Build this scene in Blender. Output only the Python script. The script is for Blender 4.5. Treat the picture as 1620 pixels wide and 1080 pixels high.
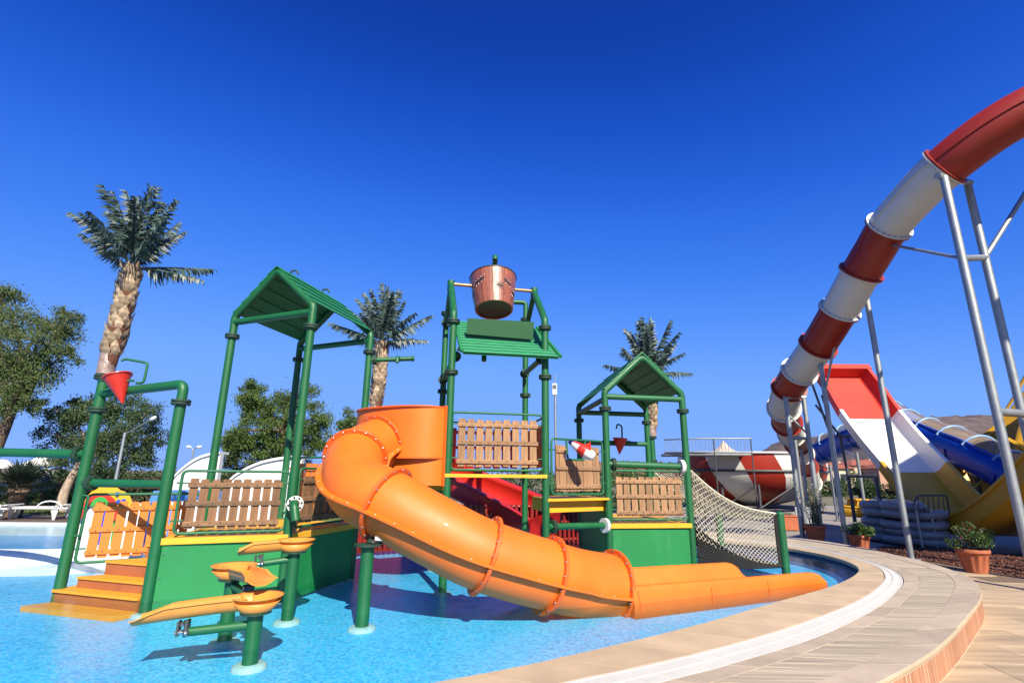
import bpy, math, random
import numpy as np
from mathutils import Vector as V, Matrix
random.seed(7); rng = np.random.default_rng(7)
for o in list(bpy.data.objects): bpy.data.objects.remove(o)
SC = bpy.context.scene; COL = SC.collection
PI = math.pi; R = math.radians

# ---------------------------------------------------------------- camera
FPX = 812.0; EYE = 1.5
Zc = V((0.01079088, 0.9680957, 0.25034831))            # world up seen in the camera's (right, up, forward)
Yc = V((-0.00279033, -0.25033276, 0.96815584)); Xc = V((0.99993788, -0.0111458, 0.0))
Mcw = Matrix((Xc, Yc, Zc))                              # (right, up, fwd) -> world
cam = bpy.data.cameras.new('camera'); camo = bpy.data.objects.new('camera', cam); COL.objects.link(camo)
cam.sensor_width = 36.0; cam.lens = 36.0 * FPX / 1620.0; cam.clip_end = 6000; cam.clip_start = 0.05
rv = Mcw @ V((1, 0, 0)); uv_ = Mcw @ V((0, 1, 0)); fv = Mcw @ V((0, 0, 1))
m4 = Matrix.Identity(4)
for i in range(3):
    m4[i][0] = rv[i]; m4[i][1] = uv_[i]; m4[i][2] = -fv[i]
m4[0][3], m4[1][3], m4[2][3] = 0, 0, EYE
camo.matrix_world = m4
SC.camera = camo
def ray(u, v): return Mcw @ V(((u - 810) / FPX, (540 - v) / FPX, 1.0))
def at(u, v, Y):                                        # survey point at depth Y (metres north of the viewer)
    d = ray(u, v); return V((0, 0, EYE)) + d * (Y / d.y)
def att(u, v, t):                                       # survey point at distance t along the view axis
    return V((0, 0, EYE)) + ray(u, v) * t
def gz(u, v, z=0.0):                                    # survey point on a level plane
    d = ray(u, v); return V((0, 0, EYE)) + d * ((z - EYE) / d.z)

# ---------------------------------------------------------------- light
SUN_EL = 39.0; SUN_AZ = 161.0                           # sun behind the viewer, a little to the right
w = bpy.data.worlds.new('World'); SC.world = w; w.use_nodes = True
nt = w.node_tree; nt.nodes.clear()
sky = nt.nodes.new('ShaderNodeTexSky'); sky.sky_type = 'NISHITA'; sky.sun_disc = False
sky.sun_elevation = R(SUN_EL); sky.sun_rotation = R(SUN_AZ); sky.altitude = 0
sky.air_density = 1.0; sky.dust_density = 0.35; sky.ozone_density = 3.0
# polarising-filter grade of the whole sky: deep blue overhead, pale blue at the horizon
dn = nt.nodes.new('ShaderNodeVectorMath'); dn.operation = 'SCALE'; dn.inputs['Scale'].default_value = .1
upn = nt.nodes.new('ShaderNodeVectorMath'); upn.operation = 'SCALE'; upn.inputs['Scale'].default_value = 10.0
crv = nt.nodes.new('ShaderNodeRGBCurve')
for ci, pts in enumerate((((0, 0), (.065, 0.002958), (.081, 0.005655), (.126, 0.02262), (.278, 0.08526), (.475, 0.10701), (.72, 0.12702), (1, 0.1653)),
                          ((0, 0), (.114, 0.023925), (.142, 0.0435), (.219, 0.10005), (.443, 0.2001), (.649, 0.21924), (.812, 0.23316), (1, 0.261)),
                          ((0, 0), (.223, 0.18966), (.271, 0.28797), (.394, 0.43413), (.642, 0.522), (.716, 0.5307), (1, 0.5481)))):
    c = crv.mapping.curves[ci]; c.points[0].location = pts[0]; c.points[1].location = pts[-1]
    for p in pts[1:-1]: c.points.new(*p)
crv.mapping.update()
bg = nt.nodes.new('ShaderNodeBackground'); bg.inputs[1].default_value = 0.10
out = nt.nodes.new('ShaderNodeOutputWorld')
nt.links.new(sky.outputs[0], dn.inputs[0]); nt.links.new(dn.outputs[0], crv.inputs['Color']); nt.links.new(crv.outputs[0], upn.inputs[0])
nt.links.new(upn.outputs[0], bg.inputs[0]); nt.links.new(bg.outputs[0], out.inputs[0])
sl = bpy.data.lights.new('sun', 'SUN'); sl.energy = 5.0; sl.angle = R(0.55); sl.color = (1.0, 0.91, 0.74)
slo = bpy.data.objects.new('sun', sl); COL.objects.link(slo)
sd = V((math.sin(R(SUN_AZ)) * math.cos(R(SUN_EL)), math.cos(R(SUN_AZ)) * math.cos(R(SUN_EL)), math.sin(R(SUN_EL))))
slo.rotation_euler = sd.to_track_quat('Z', 'Y').to_euler(); slo.location = (8, -20, 30)
vs = SC.view_settings; vs.view_transform = 'Standard'; vs.look = 'None'; vs.exposure = 1.0; vs.gamma = 1.0
vs.use_curve_mapping = False
SC.cycles.max_bounces = 8; SC.cycles.transparent_max_bounces = 24

# ---------------------------------------------------------------- materials
MATS = {}
def mat(name, col, rough=0.5, var=0.0, vscale=4.0, bump=0.0, bscale=40.0, metal=0.0, spec=0.5, dirt=0.0, dcol=(.25, .2, .15), stretch=None, island=0.0, coat=0.0, sub=None, alpha=1.0):
    """painted / plain surface with colour variation, fine relief and wear"""
    col = tuple(c * .735 for c in col)
    m = bpy.data.materials.new(name); m.use_nodes = True; n = m.node_tree.nodes; L = m.node_tree.links
    b = n['Principled BSDF']
    b.inputs['Roughness'].default_value = rough; b.inputs['Metallic'].default_value = metal
    b.inputs['Specular IOR Level'].default_value = spec; b.inputs['Coat Weight'].default_value = coat
    b.inputs['Base Color'].default_value = (*col, 1)
    tc = n.new('ShaderNodeTexCoord'); src = tc.outputs['Object']
    if stretch:
        mp = n.new('ShaderNodeMapping'); mp.inputs['Scale'].default_value = stretch
        L.new(src, mp.inputs[0]); src = mp.outputs[0]
    cur = None
    if var > 0 or island > 0:
        mix = n.new('ShaderNodeHueSaturation'); mix.inputs['Color'].default_value = (*col, 1)
        val = None
        if var > 0:
            t = n.new('ShaderNodeTexNoise'); t.inputs['Scale'].default_value = vscale; t.inputs['Detail'].default_value = 6
            L.new(src, t.inputs['Vector'])
            mr = n.new('ShaderNodeMapRange'); mr.inputs[1].default_value = .3; mr.inputs[2].default_value = .7
            mr.inputs[3].default_value = 1 - var; mr.inputs[4].default_value = 1 + var
            L.new(t.outputs['Fac'], mr.inputs[0]); val = mr.outputs[0]
        if island > 0:
            g = n.new('ShaderNodeNewGeometry'); mr = n.new('ShaderNodeMapRange')
            mr.inputs[3].default_value = 1 - island; mr.inputs[4].default_value = 1 + island
            oi = n.new('ShaderNodeObjectInfo'); ad = n.new('ShaderNodeMath'); ad.operation = 'ADD'
            fr = n.new('ShaderNodeMath'); fr.operation = 'FRACT'
            L.new(g.outputs['Random Per Island'], ad.inputs[0]); L.new(oi.outputs['Random'], ad.inputs[1]); L.new(ad.outputs[0], fr.inputs[0])
            L.new(fr.outputs[0], mr.inputs[0])
            if val:
                mu = n.new('ShaderNodeMath'); mu.operation = 'MULTIPLY'; L.new(val, mu.inputs[0]); L.new(mr.outputs[0], mu.inputs[1]); val = mu.outputs[0]
            else: val = mr.outputs[0]
        L.new(val, mix.inputs['Value']); cur = mix.outputs[0]
    if dirt > 0:
        t = n.new('ShaderNodeTexNoise'); t.inputs['Scale'].default_value = vscale * 2.3; t.inputs['Detail'].default_value = 9; t.inputs['Roughness'].default_value = .7
        L.new(src, t.inputs['Vector'])
        mr = n.new('ShaderNodeMapRange'); mr.inputs[1].default_value = .56; mr.inputs[2].default_value = .74; mr.inputs[3].default_value = 0; mr.inputs[4].default_value = dirt
        L.new(t.outputs['Fac'], mr.inputs[0])
        mx = n.new('ShaderNodeMix'); mx.data_type = 'RGBA'; mx.inputs[7].default_value = (*dcol, 1)
        if cur: L.new(cur, mx.inputs[6])
        else: mx.inputs[6].default_value = (*col, 1)
        L.new(mr.outputs[0], mx.inputs[0]); cur = mx.outputs[2]
        rr = n.new('ShaderNodeMapRange'); rr.inputs[3].default_value = rough; rr.inputs[4].default_value = min(1, rough + .35)
        L.new(t.outputs['Fac'], rr.inputs[0]); L.new(rr.outputs[0], b.inputs['Roughness'])
    if cur: L.new(cur, b.inputs['Base Color'])
    if bump > 0:
        t = n.new('ShaderNodeTexNoise'); t.inputs['Scale'].default_value = bscale; t.inputs['Detail'].default_value = 5
        L.new(src, t.inputs['Vector'])
        bp = n.new('ShaderNodeBump'); bp.inputs['Strength'].default_value = bump; bp.inputs['Distance'].default_value = .02
        L.new(t.outputs['Fac'], bp.inputs['Height']); L.new(bp.outputs[0], b.inputs['Normal'])
    MATS[name] = m
    return m
def leafmat(name, col, island=.35, rough=.5, trans=.25):
    m = mat(name, col, rough=rough, island=island, var=.25, vscale=.6)
    n = m.node_tree.nodes; L = m.node_tree.links; b = n['Principled BSDF']; o = n['Material Output']
    tr = n.new('ShaderNodeBsdfTranslucent'); mx = n.new('ShaderNodeMixShader'); mx.inputs[0].default_value = trans
    if b.inputs['Base Color'].links: L.new(b.inputs['Base Color'].links[0].from_socket, tr.inputs[0])
    else: tr.inputs[0].default_value = (*col, 1)
    L.new(b.outputs[0], mx.inputs[1]); L.new(tr.outputs[0], mx.inputs[2]); L.new(mx.outputs[0], o.inputs[0])
    return m

GREEN = mat('green pipe paint', (.006, .118, .034), .32, var=.12, vscale=2.5, dirt=.25, dcol=(.03, .13, .07), bump=.04, bscale=30)
GREENP = mat('green panel paint', (.004, .21, .048), .42, var=.12, vscale=1.4, dirt=.4, dcol=(.05, .22, .10), bump=.06, bscale=6, stretch=(1.6, 1.6, .5))
GREENR = mat('green roof paint', (.014, .20, .065), .34, var=.12, vscale=2, dirt=.25, dcol=(.06, .2, .1))
GREENF = mat('green frame paint', (.008, .13, .05), .38, var=.12, vscale=3, dirt=.2, dcol=(.05, .15, .08))
FLANGE = mat('dark flange', (.012, .05, .028), .45, var=.3, vscale=9, dirt=.4, dcol=(.12, .13, .1))
STEEL = mat('bolt steel', (.55, .56, .57), .28, metal=1.0, var=.1, vscale=20)
GALV = mat('galvanised steel', (.40, .43, .44), .36, metal=.8, var=.12, vscale=5, dirt=.3, dcol=(.3, .31, .3))
DKSTEEL = mat('dark steel', (.09, .10, .11), .5, metal=.3, var=.2, vscale=6)
ORANGE = mat('orange fibreglass', (.86, .178, .008), .36, var=.10, vscale=1.6, dirt=.28, dcol=(.72, .22, .035), bump=.06, bscale=3.0, coat=.06)
ORANGED = mat('orange fibreglass flange', (.80, .125, .008), .34, var=.07, vscale=3, dirt=.2, dcol=(.6, .2, .06))
ORANGEP = mat('orange moulded plastic', (.72, .20, .018), .45, var=.06, vscale=2, dirt=.15, dcol=(.6, .24, .06), bump=.05, bscale=20)
TROUGH = mat('trough fibreglass', (.80, .30, .045), .32, var=.08, vscale=4, dirt=.3, dcol=(.62, .36, .14), bump=.05, bscale=8)
YELLOW = mat('yellow deck paint', (.85, .42, .015), .42, var=.07, vscale=3, dirt=.3, dcol=(.55, .27, .04))
STEPO = mat('orange step', (.80, .33, .02), .45, var=.06, vscale=3, dirt=.25, dcol=(.6, .27, .05))
STEPB = mat('brown step riser', (.36, .11, .035), .5, var=.1, vscale=4, dirt=.3, dcol=(.45, .2, .09))
WHITE = mat('white paint', (.80, .80, .78), .4, var=.04, vscale=3, dirt=.12, dcol=(.55, .52, .46))
WHITEP = mat('white flange plastic', (.75, .75, .72), .4, dirt=.25, vscale=8, dcol=(.5, .48, .42))
RED = mat('red fibreglass', (.62, .022, .012), .26, var=.08, vscale=2, dirt=.12, dcol=(.4, .05, .03), coat=.2)
REDD = mat('dark red tube', (.34, .020, .005), .30, var=.12, vscale=1.2, dirt=.15, dcol=(.3, .06, .04))
REDB = mat('red slide paint', (.66, .035, .015), .4, var=.08, vscale=1, dirt=.12, dcol=(.5, .08, .04))
WTUBE = mat('white tube gelcoat', (.72, .71, .66), .28, var=.05, vscale=1.2, dirt=.2, dcol=(.5, .47, .38))
BLUES = mat('blue slide gelcoat', (.008, .06, .42), .28, var=.12, vscale=2)
BLUEL = mat('light blue hoop', (.25, .42, .66), .4)
YELS = mat('yellow slide gelcoat', (.62, .33, .012), .3, var=.1, vscale=1.5, dirt=.25, dcol=(.4, .22, .03))
TERRA = mat('terracotta', (.44, .12, .05), .7, var=.12, vscale=7, dirt=.25, dcol=(.45, .22, .13), bump=.15, bscale=50)
BLACK = mat('black rubber', (.012, .012, .013), .55, var=.2, vscale=8)
SOIL = mat('soil', (.06, .035, .022), .95, var=.3, vscale=30, bump=.6, bscale=60)
THATCH = mat('bark brown', (.16, .10, .065), .9, var=.35, vscale=9, bump=.5, bscale=30)
def woodmat(name, col, grain):
    m = mat(name, col, .65, var=.28, vscale=9, bump=.35, bscale=26, stretch=grain, island=.22, dirt=.35, dcol=(.42, .31, .2))
    return m
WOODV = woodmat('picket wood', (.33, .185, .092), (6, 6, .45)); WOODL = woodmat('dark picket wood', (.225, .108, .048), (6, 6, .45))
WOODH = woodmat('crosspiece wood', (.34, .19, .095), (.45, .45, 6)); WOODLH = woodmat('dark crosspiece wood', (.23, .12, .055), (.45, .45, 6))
# ---------------------------------------------------------------- mesh helpers
class MB:
    def __init__(s): s.v = []; s.f = []; s.sm = []
    def add(s, vs, fs, smooth=False):
        o = len(s.v); s.v.extend([tuple(p) for p in vs]); s.f.extend([tuple(i + o for i in f) for f in fs]); s.sm.extend([smooth] * len(fs)); return s
    def box(s, c, size, ax=None, bev=0.0):
        """chamfered box; ax = three axis vectors"""
        c = V(c); X, Y, Z = ax if ax else (V((1, 0, 0)), V((0, 1, 0)), V((0, 0, 1)))
        hx, hy, hz = [q / 2 for q in size]; b = min(bev, hx * .9, hy * .9, hz * .9)
        P = lambda x, y, z: c + X * x + Y * y + Z * z
        if b <= 0:
            vs = [P(x, y, z) for z in (-hz, hz) for y in (-hy, hy) for x in (-hx, hx)]
            return s.add(vs, [(0, 2, 3, 1), (4, 5, 7, 6), (0, 1, 5, 4), (2, 6, 7, 3), (0, 4, 6, 2), (1, 3, 7, 5)])
        vs = []; idx = {}
        for sx in (-1, 1):
            for sy in (-1, 1):
                for sz in (-1, 1):
                    for k, (x, y, z) in enumerate(((hx, hy - b, hz - b), (hx - b, hy, hz - b), (hx - b, hy - b, hz))):
                        idx[(sx, sy, sz, k)] = len(vs); vs.append(P(sx * x, sy * y, sz * z))
        fs = []; I = lambda a, b_, c_, k: idx[(a, b_, c_, k)]
        for q in (-1, 1):
            fs.append([I(q, -1, -1, 0), I(q, 1, -1, 0), I(q, 1, 1, 0), I(q, -1, 1, 0)])
            fs.append([I(-1, q, -1, 1), I(1, q, -1, 1), I(1, q, 1, 1), I(-1, q, 1, 1)])
            fs.append([I(-1, -1, q, 2), I(1, -1, q, 2), I(1, 1, q, 2), I(-1, 1, q, 2)])
        for a in (-1, 1):
            for d in (-1, 1):
                fs.append([I(a, d, -1, 0), I(a, d, 1, 0), I(a, d, 1, 1), I(a, d, -1, 1)])
                fs.append([I(a, -1, d, 0), I(a, 1, d, 0), I(a, 1, d, 2), I(a, -1, d, 2)])
                fs.append([I(-1, a, d, 1), I(1, a, d, 1), I(1, a, d, 2), I(-1, a, d, 2)])
        for a in (-1, 1):
            for d in (-1, 1):
                for e in (-1, 1): fs.append([I(a, d, e, 0), I(a, d, e, 1), I(a, d, e, 2)])
        return s.add(vs, fs)
    def tube(s, path, r, n=14, cap=True, closed=False, smooth=True):
        path = [V(p) for p in path]; N = len(path)
        rs = r if isinstance(r, (list, tuple)) else [r] * N
        fr = frames(path, closed); vs = []; fs = []
        for i, p in enumerate(path):
            t, a, b = fr[i]
            for k in range(n):
                q = 2 * PI * k / n; vs.append(p + (a * math.cos(q) + b * math.sin(q)) * rs[i])
        M = N if closed else N - 1
        for i in range(M):
            j = (i + 1) % N
            for k in range(n):
                l = (k + 1) % n; fs.append((i * n + k, i * n + l, j * n + l, j * n + k))
        s.add(vs, fs, smooth)
        if cap and not closed:
            s.add(vs[:n], [tuple(range(n))[::-1]]); s.add(vs[-n:], [tuple(range(n))])
        return s
    def lathe(s, prof, o=(0, 0, 0), axis=(0, 0, 1), n=20, smooth=True, caps=(False, False), arc=None, ref=None):
        o = V(o); z = V(axis).normalized(); x = perp(z) if ref is None else V(ref); y = z.cross(x); vs = []; fs = []
        full = arc is None; a0, a1 = (0, 2 * PI) if full else arc
        m = n if full else n + 1
        for (r, h) in prof:
            for k in range(m):
                q = a0 + (a1 - a0) * k / n; vs.append(o + z * h + (x * math.cos(q) + y * math.sin(q)) * r)
        for i in range(len(prof) - 1):
            for k in range(n):
                l = (k + 1) % m if full else k + 1
                fs.append((i * m + k, i * m + l, (i + 1) * m + l, (i + 1) * m + k))
        s.add(vs, fs, smooth)
        if caps[0]: s.add(vs[:m], [tuple(range(m))[::-1]])
        if caps[1]: s.add(vs[-m:], [tuple(range(m))])
        return s
    def loft(s, rings, closed=False, smooth=True, endcaps=False):
        n = len(rings[0]); vs = [p for r in rings for p in r]; fs = []
        for i in range(len(rings) - 1):
            for k in range(n if closed else n - 1):
                l = (k + 1) % n; fs.append((i * n + k, i * n + l, (i + 1) * n + l, (i + 1) * n + k))
        s.add(vs, fs, smooth)
        if endcaps: s.add(rings[0], [tuple(range(n))[::-1]]); s.add(rings[-1], [tuple(range(n))])
        return s
    def prism(s, poly, vec):
        """solid from a planar polygon pushed along vec"""
        n = len(poly); a = [V(p) for p in poly]; b = [p + V(vec) for p in a]
        s.add(a + b, [tuple(range(n))[::-1], tuple(range(n, 2 * n))] + [(i, (i + 1) % n, n + (i + 1) % n, n + i) for i in range(n)]); return s
    def mesh(s, name, recalc=True):
        me = bpy.data.meshes.new(name); me.from_pydata(s.v, [], s.f)
        me.polygons.foreach_set('use_smooth', s.sm)
        me.update()
        if recalc:
            import bmesh
            bm = bmesh.new(); bm.from_mesh(me); bmesh.ops.remove_doubles(bm, verts=bm.verts, dist=1e-5) if False else None
            bmesh.ops.recalc_face_normals(bm, faces=bm.faces); bm.to_mesh(me); bm.free()
        return me
    def build(s, name, m, parent=None, recalc=True):
        """verts are in world space; the object sits at its parent's base"""
        b = BASE.get(parent.name, V((0, 0, 0))) if parent else V((0, 0, 0))
        if parent is None and s.v:                       # a lone thing gets its origin at its own foot
            xs = np.array(s.v); c = (xs.min(0) + xs.max(0)) / 2; b = V((c[0], c[1], xs[:, 2].min()))
        if b.length > 0: s.v = [(p[0] - b.x, p[1] - b.y, p[2] - b.z) for p in s.v]
        me = s.mesh(name, recalc); me.materials.append(m)
        o = bpy.data.objects.new(name, me); COL.objects.link(o)
        if parent: o.parent = parent
        else: o.location = b
        BASE[o.name] = b.copy()
        return o
BASE = {}
def perp(z):
    x = V((0, 0, 1)).cross(z)
    if x.length < 1e-3: x = V((1, 0, 0))
    return x.normalized()
def frames(path, closed=False):
    N = len(path); T = []
    for i in range(N):
        if closed: t = path[(i + 1) % N] - path[i - 1]
        else: t = path[min(i + 1, N - 1)] - path[max(i - 1, 0)]
        T.append(t.normalized())
    a = perp(T[0]); out = []
    for t in T:
        a = (a - t * a.dot(t)); a = a.normalized() if a.length > 1e-6 else perp(t)
        out.append((t, a, t.cross(a)))
    return out
def upframes(path):
    """frames whose second axis stays level and third points up"""
    N = len(path); out = []
    for i in range(N):
        t = (path[min(i + 1, N - 1)] - path[max(i - 1, 0)]).normalized()
        side = t.cross(V((0, 0, 1))).normalized(); out.append((t, side, side.cross(t)))
    return out
def crom(pts, n=8):
    pts = [V(p) for p in pts]; P = [pts[0] * 2 - pts[1]] + pts + [pts[-1] * 2 - pts[-2]]; o = []
    for i in range(1, len(P) - 2):
        for k in range(n):
            t = k / n; a, b, c, d = P[i - 1:i + 3]
            o.append(.5 * ((2 * b) + (c - a) * t + (2 * a - 5 * b + 4 * c - d) * t * t + (3 * b - a - 3 * c + d) * t ** 3))
    o.append(pts[-1]); return o
def bend(pts, r=.12, n=6, closed=False):
    """polyline with rounded corners"""
    pts = [V(p) for p in pts]; N = len(pts); o = []
    for i in range(N):
        if not closed and i in (0, N - 1): o.append(pts[i]); continue
        p = pts[i]; a = (pts[i - 1] - p); b = (pts[(i + 1) % N] - p)
        la, lb = a.length, b.length; ang = a.angle(b); d = min(r / max(math.tan(ang / 2), .05), la * .48, lb * .48)
        p0 = p + a / la * d; p1 = p + b / lb * d
        for k in range(n + 1):
            t = k / n; o.append(p0 * (1 - t) ** 2 + p * 2 * t * (1 - t) + p1 * t * t)
    return o
def arclen(path):
    d = [0]
    for a, b in zip(path, path[1:]): d.append(d[-1] + (b - a).length)
    return d
def resample(path, step):
    d = arclen(path); n = max(2, int(round(d[-1] / step))); o = []; j = 0
    for i in range(n + 1):
        s_ = d[-1] * i / n
        while j < len(d) - 2 and d[j + 1] < s_: j += 1
        t = (s_ - d[j]) / max(d[j + 1] - d[j], 1e-9); o.append(path[j].lerp(path[j + 1], t))
    return o
def thing(name, loc, label, cat, group=None):
    o = bpy.data.objects.new(name, None); COL.objects.link(o); o.location = V(loc); o.empty_display_size = .2
    BASE[o.name] = V(loc); return tag(o, label, cat, group)
def tag(o, label, cat, group=None):
    o['label'] = label; o['category'] = cat
    if group: o['group'] = group
    return o
def struct(o): o['kind'] = 'structure'; return o
def stuff(o): o['kind'] = 'stuff'; return o
def put(name, me, parent, mw):
    """one more object on a shared mesh; mw is its world matrix (parents are never rotated or scaled)"""
    o = bpy.data.objects.new(name, me); COL.objects.link(o); o.parent = parent
    b = BASE[parent.name]; m = mw.copy(); m.translation = m.translation - b; o.matrix_local = m
    BASE[o.name] = mw.translation.copy(); return o
def basis(x, y, z, o):
    m = Matrix.Identity(4)
    for i in range(3): m[i][0], m[i][1], m[i][2], m[i][3] = x[i], y[i], z[i], o[i]
    return m
def copytree(o, parent=None, label=None, group=None):
    c = o.copy(); COL.objects.link(c); c.parent = parent
    if label: c['label'] = label
    if group: c['group'] = group
    BASE[c.name] = BASE.get(o.name, V((0, 0, 0)))
    for ch in list(o.children): copytree(ch, c)
    return c
def boltmesh():
    b = MB(); b.lathe([(.013, 0), (.013, .007), (.008, .011)], n=6, caps=(True, True), smooth=False); me = b.mesh('bolt_head'); me.materials.append(STEEL); return me
def collar(p, parent, r=.058, axis=(0, 0, 1), R_=.105, name='collar'):
    """bolted pipe joint: two flanges, dark gap and bolt ends"""
    b = MB(); ax = V(axis).normalized()
    b.lathe([(r, -.03), (R_, -.028), (R_, -.006), (r + .01, -.004), (r + .01, .004), (R_, .006), (R_, .028), (r, .03)], p, ax, 20, smooth=False)
    x = perp(ax); y = ax.cross(x)
    for k in range(8):
        q = 2 * PI * k / 8; c = V(p) + (x * math.cos(q) + y * math.sin(q)) * (R_ - .018)
        b.tube([c - ax * .042, c + ax * .042], .009, 6)
    return b.build(name, FLANGE, parent)
# ---------------------------------------------------------------- ground, pool, deck
ZD = .08; ZF = -.165; ZP = -.19
def travertine(name, col, streak=(.35, 5, 5), var=.16):
    m = mat(name, col, .55, var=var, vscale=2.2, stretch=streak, bump=.12, bscale=12, island=.12, dirt=.3, dcol=(.40, .30, .21)); return m
TRAV = travertine('travertine plank', (.445, .37, .27), (.4, 13, 5), .3)
COPE = travertine('travertine coping', (.54, .405, .26), (1.2, 1.2, 1.2), .12)
BANDM = travertine('pink travertine band', (.475, .385, .285), (1.5, 1.5, 1.5), .12)
SLAB = travertine('sandstone slab', (.48, .36, .23), (.35, 3.5, 4), .24)
CONC = mat('grey pavement', (.30, .27, .25), .8, var=.15, vscale=1.5, bump=.1, bscale=30, dirt=.3, dcol=(.2, .17, .15))
TILE = mat('riser tile', (.42, .20, .11), .55, island=.15, var=.1, vscale=8, dirt=.35, dcol=(.52, .36, .24))
GRATEM = mat('white grate plastic', (.66, .65, .61), .5, var=.05, vscale=6, dirt=.12, dcol=(.5, .47, .42))
def wallmat():
    m = mat('dark blue pool edge', (.02, .10, .33), .3, var=.2, vscale=30); return m
POOLW = wallmat()
def floormat(name, col, amp=.35):
    m = bpy.data.materials.new(name); m.use_nodes = True; n = m.node_tree.nodes; L = m.node_tree.links; b = n['Principled BSDF']
    tc = n.new('ShaderNodeTexCoord'); vo = n.new('ShaderNodeTexVoronoi'); vo.inputs['Scale'].default_value = 42
    vo.distance = 'CHEBYCHEV'; vo.inputs['Randomness'].default_value = .25
    sep = n.new('ShaderNodeSeparateColor'); L.new(tc.outputs['Object'], vo.inputs['Vector']); L.new(vo.outputs['Color'], sep.inputs[0])
    mr = n.new('ShaderNodeMapRange'); mr.inputs[3].default_value = 1 - amp; mr.inputs[4].default_value = 1 + amp
    L.new(sep.outputs[0], mr.inputs[0])
    no = n.new('ShaderNodeTexNoise'); no.inputs['Scale'].default_value = .6; no.inputs['Detail'].default_value = 3; L.new(tc.outputs['Object'], no.inputs['Vector'])
    m2 = n.new('ShaderNodeMapRange'); m2.inputs[1].default_value = .3; m2.inputs[2].default_value = .7; m2.inputs[3].default_value = .88; m2.inputs[4].default_value = 1.1
    L.new(no.outputs['Fac'], m2.inputs[0])
    mu = n.new('ShaderNodeMath'); mu.operation = 'MULTIPLY'; L.new(mr.outputs[0], mu.inputs[0]); L.new(m2.outputs[0], mu.inputs[1])
    h = n.new('ShaderNodeHueSaturation'); h.inputs['Color'].default_value = (*col, 1); L.new(mu.outputs[0], h.inputs['Value'])
    # one cell in four paler: mosaic tone that also paints in ripple sparkle
    g2 = n.new('ShaderNodeMath'); g2.operation = 'GREATER_THAN'; g2.inputs[1].default_value = .74; L.new(sep.outputs[1], g2.inputs[0])
    mx = n.new('ShaderNodeMix'); mx.data_type = 'RGBA'; mx.inputs[7].default_value = (.10, .44, .70, 1); L.new(h.outputs[0], mx.inputs[6]); L.new(g2.outputs[0], mx.inputs[0])
    L.new(mx.outputs[2], b.inputs['Base Color']); b.inputs['Roughness'].default_value = .5
    return m
POOLF = floormat('pool mosaic and sparkle', (.040, .38, .68), .22)
def watermat(name, scale=1.0, strength=.24, tint=(.88, .98, 1.0)):
    m = bpy.data.materials.new(name); m.use_nodes = True; n = m.node_tree.nodes; L = m.node_tree.links; n.clear()
    o = n.new('ShaderNodeOutputMaterial'); tr = n.new('ShaderNodeBsdfTransparent'); tr.inputs[0].default_value = (*tint, 1)
    gl = n.new('ShaderNodeBsdfGlossy'); gl.inputs['Roughness'].default_value = .03; gl.inputs['Color'].default_value = (.70, .70, .70, 1)
    fr = n.new('ShaderNodeFresnel'); fr.inputs['IOR'].default_value = 1.33
    tc = n.new('ShaderNodeTexCoord')
    a = n.new('ShaderNodeTexNoise'); a.inputs['Scale'].default_value = 19 * scale; a.inputs['Detail'].default_value = 5; a.inputs['Roughness'].default_value = .6; a.inputs['Distortion'].default_value = .6
    c = n.new('ShaderNodeTexNoise'); c.inputs['Scale'].default_value = 4.0 * scale; c.inputs['Detail'].default_value = 2
    d = n.new('ShaderNodeTexNoise'); d.inputs['Scale'].default_value = .22; d.inputs['Detail'].default_value = 2
    for q in (a, c, d): L.new(tc.outputs['Object'], q.inputs['Vector'])
    dm = n.new('ShaderNodeMapRange'); dm.inputs[1].default_value = .35; dm.inputs[2].default_value = .65; dm.inputs[3].default_value = .35; dm.inputs[4].default_value = 1.25
    L.new(d.outputs['Fac'], dm.inputs[0])
    ma = n.new('ShaderNodeMath'); ma.operation = 'MULTIPLY'; L.new(a.outputs['Fac'], ma.inputs[0]); L.new(dm.outputs[0], ma.inputs[1])
    mb = n.new('ShaderNodeMath'); mb.operation = 'MULTIPLY_ADD'; mb.inputs[1].default_value = 2.0; L.new(c.outputs['Fac'], mb.inputs[0]); L.new(ma.outputs[0], mb.inputs[2])
    bp = n.new('ShaderNodeBump'); bp.inputs['Strength'].default_value = strength; bp.inputs['Distance'].default_value = .018
    L.new(mb.outputs[0], bp.inputs['Height']); L.new(bp.outputs[0], gl.inputs['Normal']); L.new(bp.outputs[0], fr.inputs['Normal'])
    ge = n.new('ShaderNodeNewGeometry'); fx = n.new('ShaderNodeMath'); fx.operation = 'SUBTRACT'; fx.use_clamp = True     # seen from below the sheet lets light through
    L.new(fr.outputs[0], fx.inputs[0]); L.new(ge.outputs['Backfacing'], fx.inputs[1])
    mx = n.new('ShaderNodeMixShader'); L.new(fx.outputs[0], mx.inputs[0]); L.new(tr.outputs[0], mx.inputs[1]); L.new(gl.outputs[0], mx.inputs[2]); L.new(mx.outputs[0], o.inputs[0])
    return m
WATER = watermat('pool water')

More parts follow.
